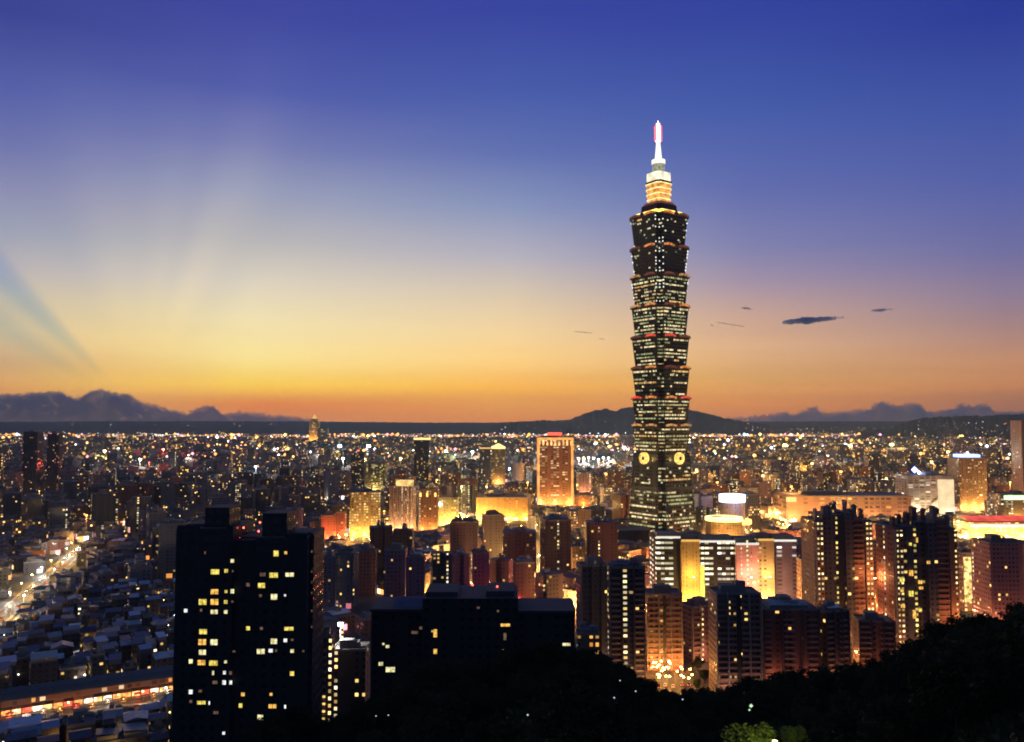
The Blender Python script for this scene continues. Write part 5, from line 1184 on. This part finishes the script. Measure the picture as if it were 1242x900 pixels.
# ---- far street lights, uncountable
rl = random.Random(17); fl_ = MB()
KND = [('orange', 2.2), ('amber', 3.0), ('yellow', 2.4), ('white', 3.0), ('cool', 2.4), ('pink', 1.8), ('red', 2.2)]
def far_light(x, Y, z, r, kd, st):
    st = round(st*(1.25 if Y > 3500 else 1)*2)/2 or .5; fl_.octa((x, Y, z), r, gm(kd, st)[0])
def dens(x, Y): return max(0, min(1, .5+1.5*noise.noise((x/700, Y/900, 4.2))))
n = 0
while n < 5600:
    py = 523+ 95*rl.random()**1.7; Y = gY(py)
    if Y > 7700: continue
    px = rl.uniform(-20, 1262); x = (px-621)/F*Y; wv = warm(px, Y)
    if rl.random() > (.40 if Y > 3500 else .14+.5*wv) or rl.random() > .15+dens(x, Y): continue
    kd, st = rl.choices(KND, (1.5+wv*1.8, 2.2, 1.2, 1.4, .6, 1.0 if px < 380 else .4, .5))[0]
    st = max(.5, round(st*rl.choice((.5, .8, 1, 1, 2))*2)/2); r0_ = rl.choice((.00028, .0004, .0005, .0006, .0008))
    if rl.random() < .72:                                  # a street of lamps
        an = ANG + rl.choice((0, math.pi/2, 0, math.pi/2, .5, -.6)) + rl.gauss(0, .06); L_ = rl.uniform(150, 700)*max(1, Y/2500); sp = rl.uniform(24, 40)*max(1, Y/2600)
        q = -L_/2
        while q < L_/2:
            xx, yy = x+math.cos(an)*q+rl.gauss(0, 2), Y+math.sin(an)*q+rl.gauss(0, 2); q += sp*rl.uniform(.8, 1.2)
            if yy < 1100 or yy > 7800: continue
            far_light(xx, yy, rl.uniform(9, 20)*(1+yy/8000), max(.5, yy*r0_*.8), kd, st); n += 1
    else:
        far_light(x, Y, rl.uniform(6, 28)*(1+Y/8000), max(.55, r0_*Y*1.2), kd, st); n += 1
for k in range(1000):                                     # large lit yards, signs and stations of the plain
    py = 526+30*rl.random()**1.3; px = rl.uniform(330, 1262) if rl.random() < .8 else rl.uniform(-20, 330); Y = 112000/(py-510)
    if Y < 7600 and rl.random() < .1+dens((px-621)/F*Y, Y): far_light((px-621)/F*Y, Y, 146-(py-510)/1000*Y, Y*rl.choice((.0007, .0009, .0012, .0016, .0021)), *rl.choice((('amber', 4), ('orange', 3), ('yellow', 3), ('white', 5), ('amber', 2), ('orange', 2), ('cool', 4), ('pink', 2.5), ('orange', 3))))
for k in range(520):                                     # rows of bright lights along the river and the far roads
    px = rl.uniform(-20, 1262); py = rl.gauss(534, 1.6) if px < 760 else rl.gauss(533 if px < 1100 else 541, 5)
    Y = gY(py)
    if 2500 < Y < 7700:
        st = rl.choice((1.5, 2.5, 4)); far_light((px-621)/F*Y, Y, rl.uniform(10, 30), Y*rl.choice((.0005, .0007, .001)), rl.choice(('amber', 'orange', 'yellow', 'white', 'pink')), st)
for px, py, Y in [(16+rl.uniform(0, 360), 514+rl.random()*12, 0) for _ in range(60)] + [(rl.uniform(600, 960), rl.uniform(509, 524), 1) for _ in range(70)] + [(rl.uniform(1090, 1242), rl.uniform(511, 530), 2) for _ in range(90)] + [(rl.uniform(930, 1110), rl.uniform(518, 528), 3) for _ in range(120)]:
    Yh = {0: 11800, 1: 8400, 2: 6000, 3: 8700}[Y]; q = P(px, py, Yh); fl_.octa(q, Yh*rl.choice((.0003, .0004, .0006)), gm(rl.choice(('amber', 'white', 'orange')), rl.choice((1, 2)))[0])
o = fl_.build('distant_lights'); tag(o, 'countless street lights of the far city and the hills', 'lights', kind='stuff')

# ---- countable bright lights: floodlit masts of yards, stadiums and station squares, some added for their glow
ORDM = 'first second third fourth fifth sixth seventh eighth ninth tenth eleventh twelfth thirteenth fourteenth fifteenth sixteenth seventeenth eighteenth nineteenth twentieth'.split()
def mast(px, py, Y, size, kd, st, power, label):
    Y = 100000/(py-510); size = max(1.3, size*.62*Y/1000*.55) if Y > 700 else size; p = P(px, py, Y); h = p.z; o = empty('floodlight_mast', (p.x, Y, 0)); tag(o, label, 'floodlight mast', 'bright floodlight masts')
    q = MB(); q.cyl(0, 0, .4+size*.05, 0, h-size*.4, M_poleg, n=8, r1=.25); q.build('pole', o)
    q = MB(); gmt, c = gm(kd, st)
    for ix in range(3):
        for iz in range(2):
            q.box((ix-1)*size*.62-size*.27, (ix-1)*size*.62+size*.27, -.3-size*.1, -.05, h+(iz-.5)*size*.62-size*.27, h+(iz-.5)*size*.62+size*.27, gmt, bottom=True)
    q.box(-size, size, -.04, .25, h-size*.66, h+size*.66, M_dark, bottom=True); q.build('lamp_panel', o)
    lamp_light(o, (0, -size-3, h-2), max(power*2, min(1500000, 30000*(Y/1000)**2.6)), c, 1.5)
for a in [(310, 566, 2400, 4.0, 'cool', 7, 30000, 'cyan white floodlight above the dark front tower'), (416, 556, 3000, 5, 'white', 7, 40000, 'white floodlight above the olive glass tower, lower left of a pair'), (412, 541, 4600, 7, 'cool', 6, 0, 'left white floodlight right of the slender amber skyline tower'), (447, 541, 4600, 7, 'white', 7, 0, 'right white floodlight of the pair below the skyline ridge'), (541, 547, 3800, 5, 'green', 6, 0, 'greenish white stadium floodlight left of the golden dome pair'), (573, 548, 3700, 4.5, 'white', 6, 0, 'white floodlight just left of the golden dome pair'), (618, 568, 2600, 3, 'cool', 6, 0, 'blue white floodlight left of the orange floodlit slab'),
          (952, 540, 4700, 7, 'amber', 8, 0, 'blazing amber floodlight far right of the giant tower'), (1032, 541, 4600, 5, 'amber', 7, 0, 'amber floodlight on the plain right of the blazing one'), (1082, 539, 4900, 6, 'yellow', 6, 0, 'yellow floodlight below the dark forest hill'), (1004, 553, 3300, 4, 'white', 7, 0, 'white floodlight nearer the camera on the right plain'), (925, 577, 2150, 3.4, 'amber', 7, 40000, 'golden floodlight above the blue-white ring tower'), (757, 543, 4300, 7, 'pink', 6, 0, 'pink white floodlight left of the giant tower'), (170, 557, 3000, 4.5, 'white', 7, 30000, 'large white floodlight on the left plain'), (181, 561, 2800, 2.6, 'red', 7, 15000, 'red lamp beside the large white floodlight on the left plain'), (127, 547, 3800, 5, 'yellow', 5, 0, 'yellow floodlight right of the twin dark towers'), (198, 545, 4100, 4, 'red', 4, 0, 'red lamp below the far left ridge'), (894, 556, 2900, 4, 'yellow', 5, 0, 'yellow floodlight just right of the giant tower'), (105, 625, 1300, 1.6, 'orange', 5, 16000, 'orange lamp on the left among dark towers'), (533, 569, 2300, 3, 'yellow', 6, 0, 'yellow floodlight between the dark crowned tower and the golden dome pair'), (413, 757, 640, 1.3, 'white', 14, 9000, 'star-bright white lamp right of the dark front tower')]:
    mast(*a)
for i_, (px, py, kd, sz) in enumerate([(486, 556, 'amber', 4.5), (530, 582, 'orange', 3), (655, 566, 'amber', 4), (735, 575, 'orange', 3.5), (700, 588, 'amber', 3), (845, 570, 'amber', 4), (870, 585, 'orange', 3.5), (915, 552, 'orange', 5), (985, 562, 'amber', 4), (1020, 572, 'orange', 4), (1060, 560, 'amber', 4.5), (1075, 580, 'yellow', 3), (1130, 560, 'amber', 4.5), (1205, 560, 'orange', 4.5), (1150, 548, 'amber', 5), (640, 585, 'orange', 3), (560, 590, 'yellow', 2.6), (505, 600, 'amber', 2.4), (960, 590, 'orange', 3), (1225, 585, 'amber', 3)]):  # extra masts added to throw warm light on roofs and walls around
    mast(px, py, 2000, sz, kd, 5, 0, '%s added floodlight of the lamplit city plain, %s from the left among these masts' % (kd, ORDM[i_]))
for (px, py, Y, kd, pw, lb) in [(645, 668, 900, 'yellow', 30000, 'bright yellow lamp mast below the orange floodlit slab'), (641, 692, 800, 'orange', 16000, 'orange lamp mast left of the dark tower below the slab'), (560, 632, 1060, 'amber', 40000, 'amber lamp mast in front of the long shopping centre'), (722, 622, 1150, 'amber', 50000, 'amber lamp mast just left of the giant tower'), (955, 636, 1000, 'amber', 50000, 'amber lamp mast left of the left spiky-roofed tower'), (978, 628, 1060, 'orange', 50000, 'orange lamp mast beside the exhibition hall'), (915, 706, 640, 'orange', 9000, 'orange lamp mast in front of the lit office complex'), (1068, 640, 960, 'amber', 40000, 'amber lamp mast between the two spiky-roofed towers'), (1162, 632, 980, 'yellow', 40000, 'yellow lamp mast left of the red-roofed market hall'), (427, 654, 930, 'amber', 30000, 'amber lamp mast at the foot of the yellow lit block'), (605, 714, 640, 'red', 5000, 'red lamp mast above the wide unlit block'), (850, 628, 1060, 'orange', 50000, 'orange lamp mast between the giant tower and the round pavilion'), (1190, 600, 1250, 'orange', 60000, 'orange lamp mast behind the red-roofed market hall'), (590, 590, 1350, 'amber', 60000, 'amber lamp mast above the long shopping centre')]:
    p = P(px, py, Y); o = empty('lamp_mast', (p.x, Y, 0)); tag(o, lb, 'lamp mast'); q = MB(); q.cyl(0, 0, .25, 0, p.z-.6, M_poleg, n=6, r1=.12); q.build('pole', o)
    q = MB(); gmt, c = gm(kd, 16); q.cyl(0, 0, 1.1, p.z-.6, p.z+.2, gmt, n=10, r1=.7, bottom=True); q.build('lamp_head', o); lamp_light(o, (0, -2.2, p.z-1), pw, c, 1)
for k in range(7):                                       # the white strip of a lit station left of the giant tower
    mast(702+k*6, 556+math.sin(k*2)*1.5, 3200, 3.6, rnd.choice(('white', 'cool', 'white')), 5, 0, '%s floodlight of the white row left of the giant tower' % ['first', 'second', 'third', 'fourth', 'fifth', 'sixth', 'seventh'][k])

# ---- street lamps in the lamplit quarters
def lamps_at(lst, n, spread, kinds, power, st=60):
    k = 0; tries = 0
    while k < n and tries < n*30:
        tries += 1
        px, py = rnd.choice(lst); Y = gY(py); x = (px-621)/F*Y + rnd.gauss(0, spread); yy = Y+rnd.gauss(0, spread*1.2)
        if any((x-a)**2+(yy-b_)**2 < (c_*.72)**2 for a, b_, c_ in FOOT if abs(b_-yy) < 60): continue
        street_lamp(x, yy, 0, rnd.choice(kinds), power*rnd.uniform(.5, 1.4), st); k += 1
lamps_at([(788, 836), (796, 830), (804, 838), (812, 832), (822, 836), (834, 838), (800, 826), (816, 826), (794, 822), (808, 820)], 24, 2.6, ('orange', 'orange', 'amber'), 900, 90)
lamps_at([(1065, 800), (1090, 800), (1035, 806), (985, 818), (948, 822), (880, 836)], 9, 7, ('orange',), 3200)
lamps_at([(560, 634), (590, 636), (620, 640), (645, 645), (640, 660), (650, 690), (540, 640), (600, 628)], 26, 14, ('orange', 'amber', 'amber', 'yellow'), 40000)
lamps_at([(930, 632), (950, 638), (968, 634), (940, 642), (960, 645), (560, 637), (552, 634), (570, 640), (645, 690), (648, 684), (646, 665), (722, 633), (710, 636), (735, 631), (1068, 648), (1168, 660), (1175, 657)], 44, 9, ('amber', 'orange', 'yellow', 'amber'), 7500, 110)
lamps_at([(402, 657), (415, 658), (430, 660), (445, 662), (460, 658)], 9, 10, ('amber', 'orange'), 13000)
lamps_at([(690, 640), (720, 632), (740, 628), (700, 622), (660, 622)], 12, 14, ('amber', 'orange', 'pink'), 30000)
lamps_at([(905, 735), (925, 738), (945, 736), (800, 742), (832, 742), (985, 732)], 10, 6, ('orange', 'amber'), 5000)
lamps_at([(930, 630), (950, 640), (970, 635), (990, 640), (940, 620), (910, 625)], 24, 16, ('amber', 'orange', 'yellow'), 48000)
lamps_at([(1100, 640), (1150, 655), (1180, 665), (1210, 668), (1235, 665), (1160, 690), (1180, 715)], 22, 14, ('amber', 'yellow', 'orange'), 42000)
lamps_at([(640, 735), (660, 720), (600, 730), (590, 715), (690, 700), (560, 725), (625, 705)], 12, 9, ('orange', 'orange', 'red'), 4500)
lamps_at([(110, 600), (60, 600), (150, 600), (250, 610), (320, 600), (200, 620), (30, 610), (20, 640), (180, 590)], 12, 30, ('orange', 'amber', 'pink'), 40000)
lamps_at([(480, 610), (520, 590), (700, 590), (860, 600), (900, 590), (1000, 585), (1060, 590), (1200, 600)], 14, 50, ('amber', 'orange', 'yellow'), 70000)
lamps_at([(560+k*45, 560+(k*7)%18) for k in range(16)], 14, 70, ('amber', 'orange', 'yellow'), 110000, 90)

# ------------------------------------------------------------------ the near hillside and its trees
CAN = [(-300, 930), (270, 925), (300, 902), (325, 876), (350, 862), (370, 858), (390, 868), (410, 870), (432, 860), (470, 836), (500, 817), (540, 802), (580, 808), (610, 800), (630, 788), (660, 777), (690, 785), (722, 792), (760, 808), (780, 830), (800, 838), (830, 834), (850, 839), (880, 832), (920, 823), (960, 816), (1000, 812), (1040, 801), (1080, 786), (1110, 771), (1130, 757), (1160, 748), (1190, 741), (1215, 736), (1242, 728), (1330, 708), (1700, 690)]
DD = [(-300, 350), (290, 330), (330, 255), (430, 300), (640, 305), (830, 300), (1000, 280), (1130, 235), (1242, 205), (1700, 200)]
def hill(px, y):
    D = interp(DD, px); gd = P(px, interp(CAN, px), D).z - 8.5
    if y <= D: u = y/D; return 143.6 + (gd-143.6)*(1-(1-u)**1.8)
    return max(-3, gd*(1-(y-D)/(70+max(0, gd)*1.5))) if gd > 0 else -3
gfol = plain('undergrowth', (.018, .025, .010), .95, .5, .15)
gfol.node_tree.nodes['Principled BSDF'].inputs['Specular IOR Level'].default_value = .02
m = MB(); cols_ = [-420+i*18 for i in range(118)]; ys = [1.5, 4, 8, 14, 22, 32, 44, 58, 74, 92, 110, 130, 150, 170, 190, 205, 220, 235, 250, 265, 280, 295, 310, 330, 355, 385, 420, 460]
gr = [[((px-621)/F*y_, y_, hill(px, y_)+ (0 if y_ < 6 else 1.2*noise.noise((px*.03, y_*.06, 2)))) for y_ in ys] for px in cols_]
for i in range(len(cols_)-1):
    for j in range(len(ys)-1): m.face([gr[i][j], gr[i+1][j], gr[i+1][j+1], gr[i][j+1]], gfol)
tag(m.build('hillside', smooth=True), kind='structure')

def leafmat(name, c):
    m, t, b = mat_new(name); oi = t.new('ShaderNodeObjectInfo'); g = t.new('ShaderNodeTexCoord'); n = t.new('ShaderNodeTexNoise'); t.l.new(g.outputs['Object'], n.inputs['Vector']); n.inputs['Scale'].default_value = .8
    a = t.mix(n.outputs[0], (*[v*.6 for v in c], 1), (*[v*1.5 for v in c], 1)); t.l.new(t.mix(1.0, a, t.ramp(oi.outputs['Random'], [(0, (.7, .75, .7, 1)), (1, (1.25, 1.2, 1.0, 1))]), 'MULTIPLY'), b.inputs['Base Color']); b.inputs['Roughness'].default_value = .8; b.inputs['Specular IOR Level'].default_value = .12
    return m
M_leaf = leafmat('leaf', (.024, .036, .012)); M_leafy = leafmat('leaf_bright', (.10, .15, .03)); M_bark = plain('bark', (.05, .04, .03), .9, .4, 2)
def tree_meshes(seed, hgt, wid, nleaf, lm, ls):
    rr = random.Random(seed); t_ = MB()
    def limb(a, b_, r0, r1, n=6):
        d = (b_-a).normalized(); s1 = d.orthogonal().normalized(); s2 = d.cross(s1)
        for i in range(n):
            A1, A2 = 2*math.pi*i/n, 2*math.pi*(i+1)/n
            q = lambda c_, r_, an: c_ + s1*(math.cos(an)*r_)+s2*(math.sin(an)*r_)
            t_.face([q(a, r0, A1), q(a, r0, A2), q(b_, r1, A2), q(b_, r1, A1)], M_bark)
    top = Vector((rr.uniform(-.5, .5), rr.uniform(-.5, .5), hgt*.5)); limb(Vector((0, 0, -1.5)), top, .32, .2)
    clumps = []
    for k in range(rr.randint(9, 13)):
        an = rr.uniform(0, 2*math.pi); rad = wid*.5*rr.uniform(.15, .85); z = hgt*rr.uniform(.45, .92); rad *= 1.15-abs(z/hgt-.6)
        c = Vector((rad*math.cos(an), rad*math.sin(an), z)); clumps.append((c, wid*rr.uniform(.14, .25))); limb(top-Vector((0, 0, hgt*.12)), c, .12, .03, 5)
    l_ = MB()
    for k in range(nleaf):
        c, r_ = rr.choice(clumps); d = Vector((rr.gauss(0, 1), rr.gauss(0, 1), rr.gauss(0, .8))).normalized(); p = c + d*r_*rr.uniform(.55, 1.12)
        a = Vector((rr.gauss(0, 1), rr.gauss(0, 1), rr.gauss(0, .6))).normalized(); s_ = a.orthogonal().normalized(); L_ = ls*rr.uniform(.6, 1.4)
        bend = d*L_*.25
        l_.face([p-a*L_, p+s_*L_*.42-bend*.2, p+a*L_, p-s_*L_*.42-bend*.2], lm)
    o1, o2 = t_.build('broadleaf_tree'), l_.build('crown'); m1, m2 = o1.data, o2.data; bpy.data.objects.remove(o1); bpy.data.objects.remove(o2)
    return m1, m2
TM = [tree_meshes(s_, 10, 9.5, 1500, M_leaf, .55) for s_ in range(5)]
rtw = random.Random(31); cand = []
for k in range(9000):
    px = rtw.uniform(262, 1330); D = interp(DD, px); u = rtw.random()**.55; y_ = 112+(D+14-112)*u
    cand.append((px, y_, D))
pos = []; ntree = 0
crest = [c_ for c_ in cand if abs(c_[1]-c_[2]) < 16]; inner = [c_ for c_ in cand if abs(c_[1]-c_[2]) >= 16]
for (px, y_, D) in crest + inner:
    if ntree >= 295: break
    if abs(y_-D) < 16 and ntree >= 150: continue
    x = (px-621)/F*y_; z = hill(px, y_); s_ = rtw.uniform(.75, 1.15)
    lim = interp(CAN, px) + rtw.uniform(-5, 3)
    while s_ > .3 and proj(x, y_, z+10*s_)[1] < lim: s_ -= .06
    if s_ < .45: continue
    if proj(x, y_, z+10*s_)[1] > 896: continue
    mind = (5.6 if abs(y_-D) < 16 else 7.0*max(.55, y_/200))
    if any((x-a)**2+(y_-b_)**2 < mind*mind for a, b_ in pos): continue
    if any(abs(x-a) < c_*.8 and abs(y_-b_) < c_*.6 for a, b_, c_ in FOOT if b_ < 372): continue
    pos.append((x, y_)); m1, m2 = TM[ntree % 5]
    o = bpy.data.objects.new('broadleaf_tree', m1); COL.objects.link(o); o.location = (x, y_, z); o.scale = (s_*rtw.uniform(.9, 1.2), s_*rtw.uniform(.9, 1.2), s_); o.rotation_euler = (0, 0, rtw.uniform(0, 6.28))
    c_ = bpy.data.objects.new('crown', m2); COL.objects.link(c_); c_.parent = o
    px2, py2 = proj(x, y_, z+8*s_); edge = abs(y_-D) < 18
    pend(o, 'dark tree %s' % ('on the crest of the slope' if edge else 'inside the black slope'), 'tree', 'dark trees of the near hillside', px2, py2); ntree += 1
# low undergrowth between the trees
ug = MB(); ru = random.Random(3); k = 0
while k < 52000:
    px = ru.uniform(200, 1700); D = interp(DD, px); y_ = 14+(D+40-14)*ru.random()**.8; x = (px-621)/F*y_
    q = Vector((x, y_, hill(px, y_)+ru.uniform(-.3, 1.8))); a = Vector((ru.gauss(0, 1), ru.gauss(0, 1), ru.gauss(.5, .7))).normalized()*ru.uniform(.7, 1.5)*max(.28, y_/180); s_ = a.orthogonal()*.55
    ug.face([q-a, q+s_, q+a, q-s_], M_leaf); k += 1
tag(ug.build('undergrowth'), 'dark undergrowth covering the near hillside', 'undergrowth', kind='stuff')
# the lamplit bush at the bottom edge, with the path lamp that lights it
for (px, py, h_) in [(784, 840, .6), (841, 838, .6), (784, 812, .7), (842, 814, .8), (850, 828, .7), (868, 838, .6), (826, 848, .5), (808, 850, .5), (793, 849, .5), (930, 745, 1.0), (1030, 812, .6), (1055, 810, .7), (880, 716, .9), (1176, 735, .8)]:
    Y = gY(py) if py > 790 else 600; x = (px-621)/F*Y; m1, m2 = TM[(px*3) % 5]
    o = bpy.data.objects.new('broadleaf_tree', m1); COL.objects.link(o); o.location = (x, Y, 0); o.scale = (h_, h_, h_); o.rotation_euler = (0, 0, px)
    c_ = bpy.data.objects.new('crown', m2); COL.objects.link(c_); c_.parent = o
    pend(o, 'street tree among the lamps', 'tree', 'street trees at the foot of the blocks', px, py)
bm1, bm2 = tree_meshes(83, 3.0, 5.0, 1300, M_leafy, .17)
for (px, py, Yb, s_, lb) in [(922, 892, 52, .85, 'yellow-green bush lit by a path lamp at the bottom edge'), (968, 888, 54, .45, 'small lit shrub right of the yellow-green bush')]:
    tp = P(px, py, Yb); o = bpy.data.objects.new('bush', bm1); COL.objects.link(o); o.location = (tp.x, Yb, tp.z-2.9*s_); o.scale = (s_,)*3; tag(o, lb, 'bush')
    c_ = bpy.data.objects.new('crown', bm2); COL.objects.link(c_); c_.parent = o; MARKS.append((px, py, 'lit bush')) if s_ == 1 else None
tp = P(940, 905, 49); o = empty('path_lamp', (tp.x, 49, hill(940, 49))); tag(o, 'short path lamp beside the lit bush at the bottom edge', 'path lamp')
q = MB(); q.cyl(0, 0, .06, 0, max(1.0, tp.z-o.location.z), M_dark, n=8); q.build('pole', o); q = MB(); hh = max(1.0, tp.z-o.location.z); q.cyl(0, 0, .14, hh, hh+.3, gm('yellow', 12)[0], n=10); q.build('lamp_head', o); lamp_light(o, (-.6, -.5, hh+.3), 330, (1, .9, .35), .15)
for (px, py, Yl) in [(911, 857, 120), (909, 862, 118), (745, 847, 150), (752, 826, 190), (771, 839, 170), (828, 849, 160), (471, 868, 190), (456, 869, 200), (700, 783, 330), (640, 868, 130)]:
    q = P(px, py, Yl); o = empty('path_lamp', (q.x, Yl, hill(px, Yl))); hh = max(1.5, q.z-o.location.z); a = MB(); a.cyl(0, 0, .05, 0, hh, M_dark, n=6); a.build('pole', o)
    b_ = MB(); b_.octa((0, 0, hh+.1), .17 if px != 911 else .3, gm('green' if px in (911, 909) else 'cool', 1)[0]); b_.build('lamp_head', o); pend(o, 'tiny path lamp among the black trees', 'path lamp', 'path lamps on the near hillside', px, py)

# ------------------------------------------------------------------ labels: each one singles out one thing
ORD = ['first', 'second', 'third', 'fourth', 'fifth', 'sixth', 'seventh', 'eighth', 'ninth', 'tenth', 'eleventh', 'twelfth', 'thirteenth', 'fourteenth', 'fifteenth', 'sixteenth', 'seventeenth', 'eighteenth', 'nineteenth']
def ordw(i):
    if i < 19: return ORD[i]
    T = {2: 'twent', 3: 'thirt', 4: 'fort', 5: 'fift', 6: 'sixt', 7: 'sevent', 8: 'eight', 9: 'ninet'}; a, b_ = divmod(i+1, 10)
    return T[a]+('ieth' if b_ == 0 else 'y-'+ORD[b_-1])
def rel(px, py):
    b_ = None
    for (a, c, ph) in MARKS:
        dx, dy = px-a, (py-c)*1.3; d_ = math.hypot(dx, dy)
        if b_ is None or d_ < b_[0]: b_ = (d_, dx, dy, ph)
    d_, dx, dy, ph = b_
    if abs(dx) > abs(dy)*1.2: wd = 'left of' if dx < 0 else 'right of'
    else: wd = 'above' if dy < 0 else 'below'
    return wd+' '+ph
lab = {}
for (o, look, px, py) in PEND: lab.setdefault(look+'|'+rel(px, py), []).append((o, px, py))
for k, lst in lab.items():
    look, r_ = k.split('|')
    if len(lst) == 1: lst[0][0]['label'] = '%s, %s' % (look, r_)
    else:
        lst.sort(key=lambda t_: t_[1])
        for i, (o, px, py) in enumerate(lst): o['label'] = '%s %s from left, %s' % (ordw(i), look, r_)
print('counts: lamps', N_LAMP, 'houses', len(HOUSES), 'blocks', blocks, 'towers', towers, 'trees', ntree, 'lights', len([o for o in bpy.data.objects if o.type == 'LIGHT']), 'objs', len(bpy.data.objects))

for o in bpy.data.objects:
    if o.get('label') and len(o['label'].split()) > 16: print('LONG', o.name, o['label'])
